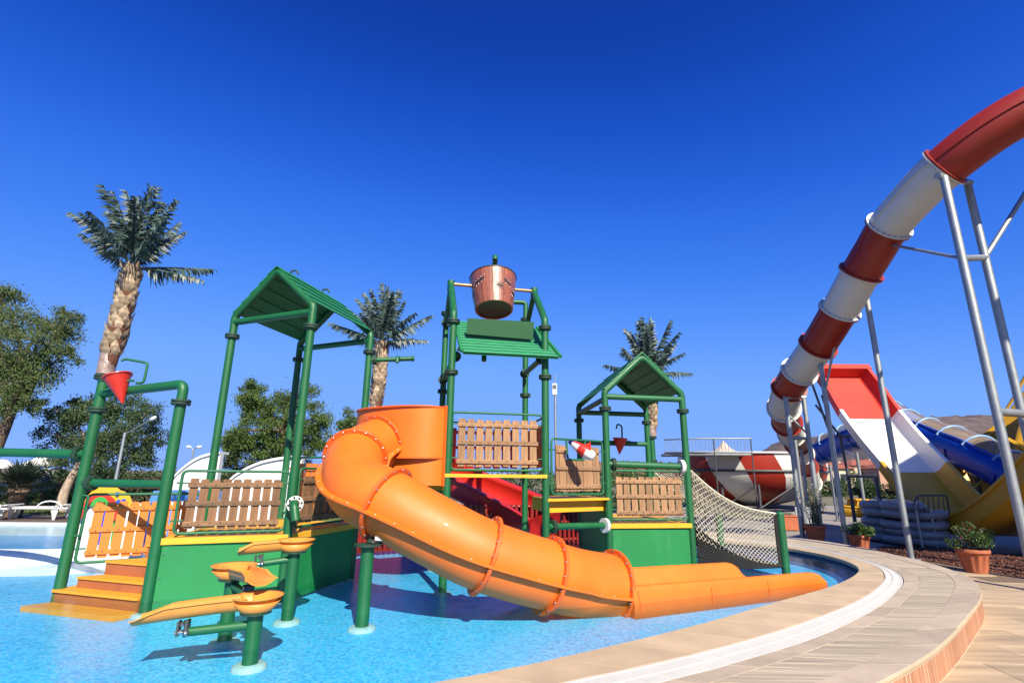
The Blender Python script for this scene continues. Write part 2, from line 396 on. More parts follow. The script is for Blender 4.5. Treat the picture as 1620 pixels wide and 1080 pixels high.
def V3(l, z): return [V((x, y, z)) for x, y in l]
c_edge = [(-4.0, 2.5), (-2.4, 3.1), (-.5, 4.08), (.28, 4.52), (1.09, 5.05), (1.99, 5.68), (3.19, 6.62), (4.24, 7.42), (5.10, 8.22), (5.67, 8.92), (5.95, 9.6), (6.03, 10.41), (5.85, 11.24), (5.39, 12.0), (4.6, 12.75), (3.2, 13.3), (1, 13.5), (-2, 13.4), (-5, 12.6)]
c_cop = [(-3.6, 2.1), (-1.6, 2.95), (.34, 4.1), (.94, 4.42), (1.9, 4.99), (3.1, 5.84), (4.31, 6.86), (5.25, 7.85), (5.77, 8.54), (6.15, 9.3), (6.31, 10.28), (6.20, 11.4), (5.7, 12.2), (4.8, 13.05), (3.3, 13.68), (1, 13.88), (-2, 13.78), (-5.2, 12.95)]
c_grate = [(-3.3, 1.75), (-1.0, 2.9), (1.06, 4.12), (1.7, 4.49), (2.91, 5.3), (4.21, 6.41), (5.22, 7.45), (5.78, 8.14), (6.2, 8.95), (6.45, 10.14), (6.38, 11.5), (5.9, 12.4), (4.9, 13.25), (3.4, 13.9), (1, 14.1), (-2, 14), (-5.3, 13.15)]
c_band = [(-3.1, 1.55), (-.8, 2.75), (1.42, 4.13), (2.65, 4.93), (3.99, 6.0), (5.09, 7.09), (5.78, 7.83), (6.26, 8.61), (6.55, 9.93), (6.56, 11.5), (6.1, 12.5), (5, 13.45), (3.45, 14.1), (1, 14.3), (-2, 14.2), (-5.4, 13.3)]
c_plank = [(-2.6, 1.2), (.0, 2.75), (2.2, 4.16), (3.19, 4.87), (4.55, 6.02), (5.78, 7.27), (6.4, 8.0), (6.83, 8.75), (7.04, 9.96), (7.05, 11.3), (6.6, 12.8), (5.3, 13.9), (3.6, 14.5), (1, 14.7), (-2, 14.6), (-5.6, 13.7)]
c_outer = [(-2.2, .9), (.4, 2.7), (2.61, 4.17), (3.74, 5.02), (5.01, 6.17), (6.03, 7.17), (6.77, 8.15), (7.22, 9.25), (7.43, 10.84), (7.40, 12), (6.95, 13.2), (5.5, 14.3), (3.7, 14.95), (1, 15.2), (-2, 15.1), (-5.8, 14.2)]
NB = 260
def curve(l, z):
    p = resample(crom(V3(l, z), 10), .05)
    for _ in range(14): p = [p[0]] + [(p[i - 1] + p[i] * 2 + p[i + 1]) / 4 for i in range(1, len(p) - 1)] + [p[-1]]
    d = arclen(p); n = NB; return resample(p, d[-1] / n)[:n + 1]
CE, CC, CG, CB, CP, CO = [curve(c, ZD) for c in (c_edge, c_cop, c_grate, c_band, c_plank, c_outer)]
# the wide ground, out to the horizon
g = MB(); rad = [0, 30, 80, 200, 600, 2500]; na = 48
vs = [V((0, 10, -.24))]; 
for r_ in rad[1:]:
    for k in range(na): q = 2 * PI * k / na; vs.append(V((r_ * math.cos(q), 10 + r_ * math.sin(q), -.24)))
fs = [(0, 1 + k, 1 + (k + 1) % na) for k in range(na)]
for i in range(len(rad) - 2):
    for k in range(na): l = (k + 1) % na; fs.append((1 + i * na + k, 1 + (i + 1) * na + k, 1 + (i + 1) * na + l, 1 + i * na + l))
g.add(vs, fs); GROUND = mat('dry earth and scrub', (.17, .15, .085), .95, var=.4, vscale=.35, bump=.4, bscale=6)
struct(g.build('ground', GROUND))
def sheet(name, poly, z, m, th=0):
    b = MB(); P = V3(poly, z)
    if th: b.prism(P, (0, 0, -th))
    else: b.add(P, [tuple(range(len(P)))])
    return struct(b.build(name, m))
sheet('pavement', [(-16, -6), (34, -6), (40, 34), (-14, 34)], -.205, CONC)
# pool floor and wall
poly = [(p.x, p.y) for p in CE] + [(-6.5, 10.9), (-7.2, 9.6), (-8.3, 9.25), (-10, 9.4), (-12.5, 10), (-15, 9), (-15, 4), (-9, 2.2)]
fl = sheet('pool_floor', poly, ZF, POOLF)
wat = sheet('pool_water', poly, 0.0, WATER); wat['kind'] = 'structure'
# dark blue band along the foot of the coping, then the pool wall
def offset(c, d):
    o = []
    for i, p in enumerate(c):
        t = (c[min(i + 1, len(c) - 1)] - c[max(i - 1, 0)]).normalized(); o.append(p + V((-t.y, t.x, 0)) * d)
    return o
b = MB(); IN = offset(CE, .34)
b.loft([[V((p.x, p.y, ZF + .005)) for p in IN], [V((p.x, p.y, ZF + .005)) for p in CE], [V((p.x, p.y, ZD - .03)) for p in CE]], smooth=False)
struct(b.build('pool_wall', POOLW))
# deck body under the stones
b = MB()
lo = lambda c, z: [V((p.x, p.y, z)) for p in c]
eo = offset(CE, -.01)
b.loft([lo(CE, ZF), lo(CE, ZD - .035), lo(CO, ZD - .035), lo(CO, ZP - .03)], smooth=False)
GROUT = mat('grout', (.18, .125, .08), .9, var=.2, vscale=10)
deck = struct(b.build('pool_deck', GROUT)); BASE[deck.name] = deck.location.copy()
def stones(name, A, B, step, z0, z1, m, gap=.006, jit=.0, over=0.0, i0=0, i1=NB, chamf=.002):
    """pieces laid between two curves, each its own stone with chamfered top"""
    d = arclen(A); k = i0; cnt = 0
    while k < i1:
        j = k + 1
        while j < i1 and d[j] - d[k] < step: j += 1
        dz = random.uniform(-jit, jit); top = []; bot = []
        L_ = max((A[j] - A[k]).length, .02); L2 = max((B[j] - B[k]).length, .02)
        def edge(C, rev, inset):
            pts = []
            for q in range(k, j + 1):
                p = C[q].copy(); t = (C[min(q + 1, NB)] - C[max(q - 1, 0)]).normalized()
                if q == k: p += t * inset
                if q == j: p -= t * inset
                pts.append(p)
            return pts
        a = edge(A, 0, gap / 2); c = edge(B, 0, gap / 2); ring = a + c[::-1]
        cen = sum(ring, V((0, 0, 0))) / len(ring)
        inner = [p + (cen - p).normalized() * chamf for p in ring]
        n = len(ring); mb = MB()
        v = lo(ring, z0) + lo(ring, z1 - chamf + dz) + lo(inner, z1 + dz)
        f = [(i, (i + 1) % n, n + (i + 1) % n, n + i) for i in range(n)] + [(n + i, n + (i + 1) % n, 2 * n + (i + 1) % n, 2 * n + i) for i in range(n)]
        h = len(a)
        f += [(2 * n + i, 2 * n + i + 1, 2 * n + n - 2 - i, 2 * n + n - 1 - i) for i in range(h - 1)]
        mb.add(v, f); mb.build(name, m, deck); cnt += 1; k = j
    return cnt
stones('coping_stone', offset(CE, .025), CC, .62, ZD - .05, ZD, COPE, .007, .0015)
stones('band_stone', CG, CB, .6, ZD - .034, ZD + .002, BANDM, .006, .001)
stones('edge_stone', CP, offset(CO, -.02), .75, ZD - .045, ZD + .003, BANDM, .006, .0015)
# drain grate: two rails, a centre rib and close slats
b = MB()
GA, GB = offset(CC, -.012), offset(CG, .012)
for A, B_ in ((GA, offset(GA, -.022)), (offset(GB, .022), GB)):
    b.loft([lo(A, ZD - .03), lo(A, ZD), lo(B_, ZD), lo(B_, ZD - .03)], smooth=False)
MID = [(a + c) / 2 for a, c in zip(GA, GB)]
b.loft([lo(offset(MID, .011), ZD - .03), lo(offset(MID, .011), ZD + .001), lo(offset(MID, -.011), ZD + .001), lo(offset(MID, -.011), ZD - .03)], smooth=False)
fa = resample(GA, .042); fb = resample(GB, arclen(GB)[-1] / (len(fa) - 1))
for p, q in zip(fa, fb):
    x = (q - p); l = x.length; x.normalize(); y = V((-x.y, x.x, 0)); b.box((p + q) / 2 + V((0, 0, -.016)), (l - .03, .022, .026), (x, y, V((0, 0, 1))))
gr = b.build('drain_grate', GRATEM, deck); gr['kind'] = 'stuff'
b = MB(); b.loft([lo(GA, ZD - .033), lo(GB, ZD - .033)], smooth=False); b.build('drain_channel', mat('drain shade', (.16, .17, .17), .7), deck)
# travertine planks, all laid the same way across the walk
def cross(C, y0, s, far=False):
    hits = []
    for a, c in zip(C, C[1:]):
        fa_ = a.y - (y0 + s * a.x); fb_ = c.y - (y0 + s * c.x)
        if (fa_ < 0) != (fb_ < 0):
            t = fa_ / (fa_ - fb_); p = a.lerp(c, t)
            if p.x > -3: hits.append(p)
    return max(hits, key=lambda p: p.x) if hits else None
y0 = 3.0; s = -.13
while y0 < 13.2:
    w_ = random.uniform(.115, .15); g_ = .003
    q = [cross(CB, y0 + g_, s), cross(CP, y0 + g_, s), cross(CP, y0 + w_, s), cross(CB, y0 + w_, s)]
    if all(q):
        for i, sg in ((0, 1), (1, -1), (2, -1), (3, 1)): q[i] = q[i] + V((sg * .005, 0, 0))
        mb = MB(); dz = random.uniform(-.0018, .0018); ce = sum(q, V((0, 0, 0))) / 4
        z1 = ZD + dz; inn = [p + V((0, (.002 if i < 2 else -.002), 0)) for i, p in enumerate(q)]
        mb.add(lo(q, ZD - .034) + lo(q, z1 - .002) + lo(inn, z1), [(i, (i + 1) % 4, 4 + (i + 1) % 4, 4 + i) for i in range(4)] + [(4 + i, 4 + (i + 1) % 4, 8 + (i + 1) % 4, 8 + i) for i in range(4)] + [(8, 9, 10, 11)])
        mb.build('plank', TRAV, deck)
    y0 += w_
kb = next(i for i, p in enumerate(CP) if p.y > 12.2 and p.x > 4)
stones('plank', CB, CP, .3, ZD - .034, ZD, TRAV, .006, .001, i0=kb - 2)
# upright riser tiles and a rounded nosing on the step
CO2 = resample(CO, .083); off = offset(CO2, -.003)
k0 = next(i for i, p in enumerate(CO2) if p.x > 1.5); k1 = next(i for i, p in enumerate(CO2) if p.y > 12.2)
tb = MB(); tb.box((0, 0, 0), (.071, .02, .215), bev=.004); tme = tb.mesh('riser_tile'); tme.materials.append(TILE)
for i in range(k0, k1):
    t = (CO2[i + 1] - CO2[i]).normalized(); nrm = V((t.y, -t.x, 0)); p = (CO2[i] + CO2[i + 1]) / 2; p.z = ZD - .045 - .1085 - .0
    put('riser_tile', tme, deck, basis(t, -nrm, V((0, 0, 1)), p + nrm * random.uniform(-.002, .002)))
pb = MB(); BK = offset(CO, -.0065); pb.loft([lo(BK, ZD - .048), lo(BK, ZP - .02)], smooth=False); pb.build('riser_grout', mat('pale riser grout', (.62, .50, .36), .9, var=.15, vscale=9), deck)
kk = [i for i, p in enumerate(CO) if p.x > -2]
nz = MB(); ring = []
for i in range(0, NB + 1):
    t = (CO[min(i + 1, NB)] - CO[max(i - 1, 0)]).normalized(); nrm = V((t.y, -t.x, 0))
    ring.append([CO[i] + nrm * a + V((0, 0, h)) for a, h in ((-.02, .003), (.008, .001), (.022, -.010), (.026, -.026), (.018, -.041), (-.02, -.044))])
nz.loft(ring); nz.build('nosing', COPE, deck)
# sandstone slabs of the lower walk
pv = struct(MB().add(V3([(1.5, 1.5), (16, 1.5), (16, 13.2), (6, 13.2), (6, 10), (1.5, 4)], -.200), [(0, 1, 2, 3, 4, 5)]).build('lower_walk', GROUT))
def inside_deck(x, y):
    ins = False
    for a, c in zip(CO, CO[1:]):
        if (a.y > y) != (c.y > y) and x < a.x + (y - a.y) / (c.y - a.y) * (c.x - a.x): ins = not ins
    return x < max([a.x + (y - a.y) / (c.y - a.y) * (c.x - a.x) for a, c in zip(CO, CO[1:]) if (a.y > y) != (c.y > y)] or [-99])
ax = V((1, -.10, 0)).normalized(); ay = V((.10, 1, 0)).normalized()
MULCH = [gz(1385, 871, ZP), gz(1450, 884, ZP), gz(1540, 899, ZP), gz(1640, 916, ZP), V((10.4, 9.0, ZP)), V((15.5, 9.6, ZP)), V((15.5, 11.2, ZP)), gz(1640, 884, ZP), gz(1540, 872, ZP), gz(1470, 865, ZP), gz(1400, 863, ZP)]
def inpoly(x, y, P):
    c = False; n = len(P)
    for i in range(n):
        a, b_ = P[i], P[i - 1]
        if (a.y > y) != (b_.y > y) and x < (b_.x - a.x) * (y - a.y) / (b_.y - a.y) + a.x: c = not c
    return c
row = 0; yy = 2.2
while yy < 11.8:
    dd = .62; xx = 1.2 + (row % 2) * .55
    while xx < 15.5:
        ll = 1.1; c = V((0, 0, 0)) + ax * xx + ay * yy
        c0 = c + ax * ll / 2 + ay * dd / 2
        cs = [c, c + ax * ll, c + ay * dd, c + ax * ll + ay * dd]
        if not all(inside_deck(p.x, p.y) for p in cs) and not any(inpoly(p.x, p.y, MULCH) for p in cs + [c0]) and abs(c0.x) < c0.y * 1.25 + 1.5:
            bx_ = MB(); bx_.box((c0.x, c0.y, ZP - .012 + random.uniform(-.0015, .0015)), (ll - .006, dd - .006, .024), (ax, ay, V((0, 0, 1))), bev=.003)
            bx_.build('paving_slab', SLAB, pv)
        xx += ll
    yy += dd; row += 1
# ---------------------------------------------------------------- the water play structure
PT = dict(C=(-4.44, 7.88), D=(-2.96, 7.27), LBL=(-4.07, 9.58), LBR=(-2.53, 8.88), BFL=(-.947, 7.93), BFR=(.547, 8.25), BBL=(-1.32, 9.83), BBR=(.277, 10.2),
          RFL=(1.64, 8.97), RFR=(3.08, 9.23), RBL=(1.45, 11.04), RBR=(2.97, 11.33), A=(-5.7, 7.1), B=(-4.3, 6.68))
def pt(n, z=0.0): x, y = PT[n]; return V((x, y, z))
UP = V((0, 0, 1)); PR = .058
def pz_on(u, v, p):                                     # height on an upright at p
    d = ray(u, v); t = (d.x * p.x + d.y * p.y) / (d.x ** 2 + d.y ** 2); return EYE + t * d.z
def pipe(path, parent, r=PR, m=None, name='pipe', br=.12, n=16):
    return MB().tube(bend(path, br) if len(path) > 2 else path, r, n).build(name, m or GREEN, parent)
def post(p, z1, parent, r=PR, z0=ZF, foot=True, name='post'):
    o = MB().tube([V((p.x, p.y, z0)), V((p.x, p.y, z1))], r, 18).build(name, GREEN, parent)
    if foot:
        MB().lathe([(r + .002, .045), (r + .055, .04), (r + .075, .025), (r + .08, .0)], (p.x, p.y, z0), n=28).build('foot_boot', FOOT, o)
    return o
FOOT = mat('pale rubber foot', (.36, .56, .56), .6, var=.15, vscale=8)
PICK = {}
def pickmesh(h, w, rounded=True, m=None):
    k = (round(h, 3), round(w, 3), m.name)
    if k not in PICK:
        th = .022; c = min(w * .2, .014); hw = w / 2
        prof = [(-hw, 0.008), (-hw + .008, 0), (hw - .008, 0), (hw, .008), (hw, h - c), (hw - c * .35, h - c * .3), (hw - c, h), (-hw + c, h), (-hw + c * .35, h - c * .3), (-hw, h - c)]
        mb = MB(); mb.prism([(x, -th / 2, z) for x, z in prof], (0, th, 0)); me = mb.mesh('picket'); me.materials.append(m); PICK[k] = me
    return PICK[k]
BOLT = boltmesh()
CUT = None
def guard(parent, p0, p1, z0, z1, n, front, mv=None, mh=None, fr=.018, notch=None, inset=.05, w=None, rails=3, label=None, gapz=.02):
    """tubular frame with a picket panel bolted inside; front = unit vector towards the outside"""
    mv = mv or WOODV; mh = mh or WOODH; d = (p1 - p0); L = d.length; d.normalize()
    a0, a1 = p0 + d * inset, p1 - d * inset; up = UP + V((0, 0, 0)); tilt = (p1.z - p0.z) if False else 0
    z = lambda p, h: V((p.x, p.y, h))
    frm = MB().tube(bend([z(a0, z0), z(a1, z0), z(a1, z1), z(a0, z1)], .07, 5, True), fr, 10, closed=True).build('guard_panel', GREENF, parent)
    for h in (z0 + (z1 - z0) * .2, z0 + (z1 - z0) * .8):
        for p, q, s_ in ((p0, a0, 1), (p1, a1, -1)):
            MB().tube([z(p, h), z(q, h)], .012, 8).add([], []).build('bracket', GREENF, frm)
            MB().tube([z(q, h), z(q + d * s_ * .085, h)], .010, 8).build('bracket', GREENF, frm)
    b0, b1 = a0 + d * .085, a1 - d * .085; LL = (b1 - b0).length; ph0 = z0 + .05; ph1 = z1 - .10
    step = LL / n; w = w or step * .77
    for i in range(n):
        h0, h1 = ph0 + random.uniform(-.008, .008), ph1 + random.uniform(-.008, .008)
        if notch and notch[0] <= i < notch[1]: h1 = ph0 + (ph1 - ph0) * notch[2] + random.uniform(-.004, .004)
        me = pickmesh(round(h1 - h0, 2), w, True, mv); c = b0 + d * (step * (i + .5) + random.uniform(-.004, .004))
        tl = random.uniform(-.006, .006); zz = (UP + d * tl).normalized(); xx = zz.cross(-front) * -1; xx = (d - zz * d.dot(zz)).normalized(); yy = zz.cross(xx)
        put('picket', me, frm, basis(xx, yy, zz, z(c, h0) - front * .004))
    hs = [ph0 + (ph1 - ph0) * q for q in ((.1, .5, .88) if rails == 3 else (.14, .62))]
    for j, h in enumerate(hs):
        segs = [(0, n)]
        if notch and j == 0 and False: pass
        if notch and h > ph0 + (ph1 - ph0) * notch[2]: segs = [(0, notch[0]), (notch[1], n)]
        for s0, s1 in segs:
            c = b0 + d * step * (s0 + s1) / 2; ln = step * (s1 - s0) + (.01 if s1 - s0 == n else -.02)
            bb = MB(); bb.box(z(c, h) + front * .020, (ln, .022, .062), (d, front, UP), bev=.005)
            cp = bb.build('crosspiece', mh, frm)
            bo = MB()
            for i in range(s0, s1):
                q = z(b0 + d * (step * (i + .5) + random.uniform(-.01, .01)), h + random.uniform(-.012, .012)) + front * .031
                bo.lathe([(.009, 0), (.009, .004), (.004, .007)], q, front, 6, caps=(False, True))
            bo.build('bolt_heads', DKSTEEL, frm)
    return frm
def outn(p, q):                                          # level normal of a side that faces the viewer
    d = (q - p).normalized(); nrm = V((d.y, -d.x, 0)); return nrm if nrm.y < 0 else -nrm
def gable(parent, pl, pr, z0, ze, za, r=PR, tie=None):
    ap = (pl + pr) / 2; z = lambda p, h: V((p.x, p.y, h))
    o = pipe([z(pl, z0), z(pl, ze), z(ap, za), z(pr, ze), z(pr, z0)], parent, r, name='gable_frame', br=.13)
    if tie: pipe([z(pl, tie), z(pr, tie)], parent, r * .9, name='tie_bar')
    return o
def roof(parent, a0, a1, b0, b1, boards, over=.02, m=None):
    """a0-a1 eave line, b0-b1 ridge line; overlapping boards run along the slope"""
    for i in range(boards):
        t0, t1 = i / boards, (i + 1) / boards
        p = [a0.lerp(b0, t0), a1.lerp(b1, t0), a1.lerp(b1, t1 + .03 / boards), a0.lerp(b0, t1 + .03 / boards)]
        nrm = (p[1] - p[0]).cross(p[3] - p[0]).normalized()
        if nrm.z < 0: nrm = -nrm
        e = (p[1] - p[0]).normalized()
        for k, s_ in ((0, -1), (1, 1), (2, 1), (3, -1)): p[k] = p[k] + e * s_ * over
        p[0] = p[0] + nrm * .018; p[1] = p[1] + nrm * .018
        MB().prism(p, nrm * .016).build('roof_board', m or GREENR, parent)
def deckslab(parent, poly, z, th=.075, m=None, name='deck'):
    return MB().prism([V((p.x, p.y, z - th)) for p in poly], (0, 0, th)).build(name, m or YELLOW, parent)
def skirt(parent, p, q, z0, z1, m=None):
    d = (q - p).normalized(); nrm = V((d.y, -d.x, 0)); L = (q - p).length; c = (p + q) / 2
    o = MB().box(V((c.x, c.y, (z0 + z1) / 2)), (L, .03, z1 - z0), (d, nrm, UP), bev=.004).build('skirt_panel', m or GREENP, parent)
    f = nrm if nrm.y < 0 else -nrm; bo = MB()
    for t in (.02, .98):
        for h in (.15, .5, .85):
            bo.lathe([(.011, 0), (.011, .005), (.005, .009)], p.lerp(q, t) * 1 + V((0, 0, z0 + (z1 - z0) * h)) + f * .015, f, 6, caps=(False, True))
    bo.build('bolt_heads', STEEL, o)
    return o

# ---- left roofed tower
C, D, LBL, LBR, A, B = [pt(k) for k in ('C', 'D', 'LBL', 'LBR', 'A', 'B')]
T = thing('roofed_tower', (C + D + LBL + LBR) / 4, 'tall left tower with green gable roof, wooden picket guards and green skirt panels', 'play tower')
ZC = 3.57
for p in (C, D, LBL, LBR):
    po = post(p, ZC - .03, T); collar((p.x, p.y, ZC), po)
gable(T, C, D, ZC + .03, 3.90, 4.57, tie=3.80); gable(T, LBL, LBR, ZC + .03, 3.90, 4.57, tie=3.78)
mC, mL = (C + D) / 2, (LBL + LBR) / 2; zz = lambda p, h: V((p.x, p.y, h))
dC = (mL - mC).normalized() * .06
roof(T, zz(D, 3.93), zz(LBR, 3.93), zz(mC, 4.62), zz(mL, 4.62), 5, .05)
roof(T, zz(C, 3.93), zz(LBL, 3.93), zz(mC, 4.62), zz(mL, 4.62), 5, .05)
for t in (.22, .75):
    p = zz(mC.lerp(mL, t), 4.66); MB().tube(bend([p - V((.07, 0, .0)), p + V((-.04, 0, .06)), p + V((.04, 0, .06)), p + V((.07, 0, 0))], .03), .016, 8).build('lifting_eye', FLANGE, T)
deckslab(T, [B + V((.02, -.04, 0)), D + V((.03, -.05, 0)), LBR + V((.05, 0, 0)), LBL, C], .70)
skirt(T, B + V((.06, .02, 0)), D + V((-.02, 0, 0)), -.13, .622)
skirt(T, D + V((.02, .03, 0)), LBR + V((0, 0, 0)), -.13, .622)
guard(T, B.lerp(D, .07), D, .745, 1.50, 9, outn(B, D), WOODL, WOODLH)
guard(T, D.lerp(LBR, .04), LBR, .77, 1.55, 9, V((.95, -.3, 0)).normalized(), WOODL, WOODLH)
guard(T, LBL, LBR, .80, 1.75, 9, outn(LBL, LBR), ORANGEP, ORANGEP)
# spray arm on the rear corner post
e = at(655, 567, 9.0); s0 = zz(LBR, pz_on(590, 570, LBR))
sp = MB().tube([s0, e], .042, 14).lathe([(.0, 0), (.05, .01), (.05, .05), (0, .06)], e - (e - s0).normalized() * .05, (e - s0)).build('spray_arm', GREEN, T)
collar(s0 + (e - s0).normalized() * .1, sp, .042, e - s0, .085)
mid = s0.lerp(e, .66); MB().tube(bend([mid + V((0, 0, .0)), mid + V((0, -.10, .02)), mid + V((0, -.12, -.09))], .05), .035, 12).build('nozzle', GREEN, sp)
# valve with white flange on the front corner post
vc = at(467, 797, 7.1); fdir = V((.25, -.96, .02)).normalized()
vo = MB().tube(bend([zz(D, vc.z), vc + fdir * .1, vc + fdir * .13 + V((.05, 0, -.2))], .09), .055, 16).build('valve_elbow', GREEN, T)
fl_ = MB().lathe([(.058, -.015), (.105, -.015), (.105, .015), (.058, .015)], vc, fdir, 24, smooth=False).build('flange', WHITEP, vo)
bo = MB(); px_ = perp(fdir); py_ = fdir.cross(px_)
for k in range(8): q = 2 * PI * k / 8 + .2; bo.lathe([(.014, 0), (.014, .008), (0, .009)], vc + (px_ * math.cos(q) + py_ * math.sin(q)) * .083 + fdir * .014, fdir, 8)
bo.build('bolt_heads', BLACK, fl_)

# ---- entrance stairs under a pipe arch, orange picket guard
E_ = thing('entrance_stairs', (A + B) / 2, 'orange steps out of the water under a green pipe arch with orange picket guard', 'stairs')
nAB = V(((B - A).y, -(B - A).x, 0)).normalized(); nAB = nAB if nAB.y > 0 else -nAB; dAB = (B - A).normalized()
zArch = 2.60
pa = post(A, 2.72, E_, r=.066); collar((A.x, A.y, 2.30), pa, .066, R_=.11); collar((A.x, A.y, 2.75), pa, .066, R_=.12)
pb = post(B, 2.33, E_, r=.066); collar((B.x, B.y, 2.36), pb, .066, R_=.115)
pipe([zz(B, 2.39), zz(B, zArch), zz(A, zArch - .08)], E_, .062, name='arch_pipe', br=.14)
mb_ = pipe([zz(A, 1.33), zz(B, 1.33)], E_, .052, name='cross_pipe'); collar(zz(A.lerp(B, .12), 1.33), mb_, .052, B - A, .1)
ob = at(-140, 712, 7.35); lp = pipe([zz(A, 1.70), ob], E_, .058, name='feed_pipe'); collar(zz(A, 1.70) + (ob - A - V((0, 0, 1.7))).normalized() * .13, lp, .058, ob - zz(A, 1.7), .11)
guard(E_, A.lerp(C, .03), A.lerp(C, .97), .33, 1.18, 9, outn(A, C), ORANGEP, ORANGEP, w=.105)
for q, h in ((A, .95), (B, .98)):
    s_ = q + nAB * .03 + dAB * (.13 if q is A else -.13)
    f_ = q + dAB * (.05 if q is A else -.05)
    MB().tube(bend([zz(f_, h - .28), zz(s_, h - .28), zz(s_, h + .22), zz(f_, h + .22)], .05), .014, 8).build('grab_handle', GREENF, E_)
def tri(z, off, ext=0.0):                                 # what is left of the triangle A B C beyond a line parallel to AB
    a0 = A + dAB * .06; b0 = B + V((-.02, .03, 0)); c0 = C
    def cut(p, q):
        u = nAB.dot(p - A); v = nAB.dot(q - A); return p.lerp(q, (off - u) / (v - u))
    return [cut(a0, c0), cut(b0, c0), c0] if off > 0 else None
hs = [(.175, .10), (.345, .30), (.52, .62)]
for z, off in hs:
    P = tri(z, off)
    MB().prism([V((p.x, p.y, z - .028)) for p in [P[0] - nAB * .02, P[1] - nAB * .02, P[2]]], (0, 0, .028)).build('tread', STEPO, E_)
    MB().prism([V((p.x, p.y, z - .19)) for p in [P[0], P[1], P[2]]], (0, 0, .16)).build('riser', STEPB, E_)
lo1 = [A - dAB * .02 - nAB * .06, B - nAB * .06 - dAB * .06, B + nAB * .12 - dAB * .06, A + nAB * .2]
MB().prism([V((p.x, p.y, ZF)) for p in lo1], (0, 0, .175)).build('riser', STEPB, E_)
MB().prism([V((p.x, p.y, .012)) for p in [lo1[0] - nAB * .02, lo1[1] - nAB * .02, lo1[2], lo1[3]]], (0, 0, .03)).build('tread', STEPO, E_)
lo2 = [A - dAB * .12 - nAB * .32, B - nAB * .30 - dAB * .1, B - nAB * .07 - dAB * .06, A - dAB * .02 - nAB * .07]
MB().prism([V((p.x, p.y, ZF + .002)) for p in lo2], (0, 0, .06)).build('tread', STEPO, E_)

# ---- bucket tower
BFL, BFR, BBL, BBR = [pt(k) for k in ('BFL', 'BFR', 'BBL', 'BBR')]
T2 = thing('bucket_tower', (BFL + BFR + BBL + BBR) / 4, 'tallest central green pipe tower with slatted splash roof under the tipping bucket', 'play tower')
MLft, MRgt = (BFL + BBL) / 2, (BFR + BBR) / 2
zAx = pz_on(845, 462, MRgt); zAxL = pz_on(714, 456, MLft); zAx = (zAx + zAxL) / 2
for p, ax in ((BFL, MLft), (BFR, MRgt)):
    po = post(p, 3.84, T2); collar(zz(p, 3.04), po); collar(zz(p, 3.87), po)
    pipe([zz(p, 3.90), zz(p, 4.02), zz(ax, zAx + .03)], po, PR, name='leaning_pipe', br=.12)
for p, ax in ((BBL, MLft), (BBR, MRgt)):
    po = post(p, 4.55, T2); collar(zz(p, 3.03), po); collar(zz(p, 4.6), po)
    br_ = MB().tube([zz(p, 4.35), zz(ax, zAx + .01)], .05, 14).build('brace', GREEN, po); collar(zz(p, 4.35).lerp(zz(ax, zAx), .08), br_, .05, zz(ax, zAx) - zz(p, 4.35), .095)
for p in (MLft, MRgt):
    MB().tube([zz(p, zAx - .09), zz(p, zAx + .11)], .065, 16).build('bearing_block', GREEN, T2)
axd = (MRgt - MLft).normalized()
MB().tube([zz(MLft, zAx + .05) - axd * .05, zz(MRgt, zAx + .05) + axd * .05], .030, 14).build('axle', mat('worn copper pipe', (.42, .22, .10), .4, metal=.5, var=.25, vscale=12), T2)
bc = (MLft + MRgt) / 2
# filling pipe behind and over the bucket
ft = V((bc.x + .02, bc.y + .12, pz_on(779, 409, bc + V((0, .1, 0)))))
pipe([zz(BBR, 4.63), zz(BBR, 4.98), zz(BBR, 4.98) + V((-.42, -.05, 0)), V((bc.x - .02, bc.y + .62, 4.98)), V((bc.x - .02, bc.y + .6, ft.z - .02)), ft + V((0, .1, .03)), ft + V((0, -.06, .03)), ft + V((0, -.09, -.06))], T2, .05, name='filling_pipe', br=.07)
# slatted splash roof
q0, q1, q2, q3 = at(733, 558, 7.75), at(884, 566, 8.05), at(847, 520, 9.15), at(721, 508, 8.85)
nr = (q1 - q0).cross(q3 - q0).normalized()
SLATM = mat('slat edge', (.05, .33, .15), .26, var=.15, vscale=5, dirt=.3, dcol=(.25, .4, .3), stretch=(1, 6, 6))
ns = 12
for i in range(ns):
    t0, t1 = i / ns, (i + .93) / ns
    a, b_, c_, d_ = q0.lerp(q3, t0), q1.lerp(q2, t0), q1.lerp(q2, t1), q0.lerp(q3, t1)
    MB().prism([a + nr * .014, b_ + nr * .014, c_, d_], nr * .016).build('roof_slat', SLATM, T2)
for a, d_ in ((q0, q3), (q1, q2)):
    e_ = (q1 - q0).normalized() * (.05 if a is q1 else -.05)
    MB().prism([a, a + e_, d_ + e_, d_], nr * .05).build('side_trim', GREENR, T2)
MB().prism([q0 - nr * .012, q1 - nr * .012, q2 - nr * .012, q3 - nr * .012], nr * -.012).build('roof_backing', GREENR, T2)
sA, sB, sC, sD = at(738, 528, 8.15), at(843, 537, 8.38), at(845, 509, 8.38), at(740, 503, 8.15)
sn = (sB - sA).cross(sD - sA).normalized(); MB().prism([sA, sB, sC, sD], sn * -.03).build('splash_board', mat('splash board paint', (.012, .085, .03), .6, spec=.2, var=.05, vscale=2, bump=.03), T2)
sbn = MB()
for a, b_ in ((at(829, 592, 10.05), at(857, 567, 8.4)), (at(700, 602, 9.75), at(722, 562, 8.2))):
    o = MB().tube([a, b_], .048, 14).build('brace', DKSTEEL if False else GREEN, T2); collar(a.lerp(b_, .05), o, .048, b_ - a, .09); collar(a.lerp(b_, .96), o, .048, b_ - a, .085)
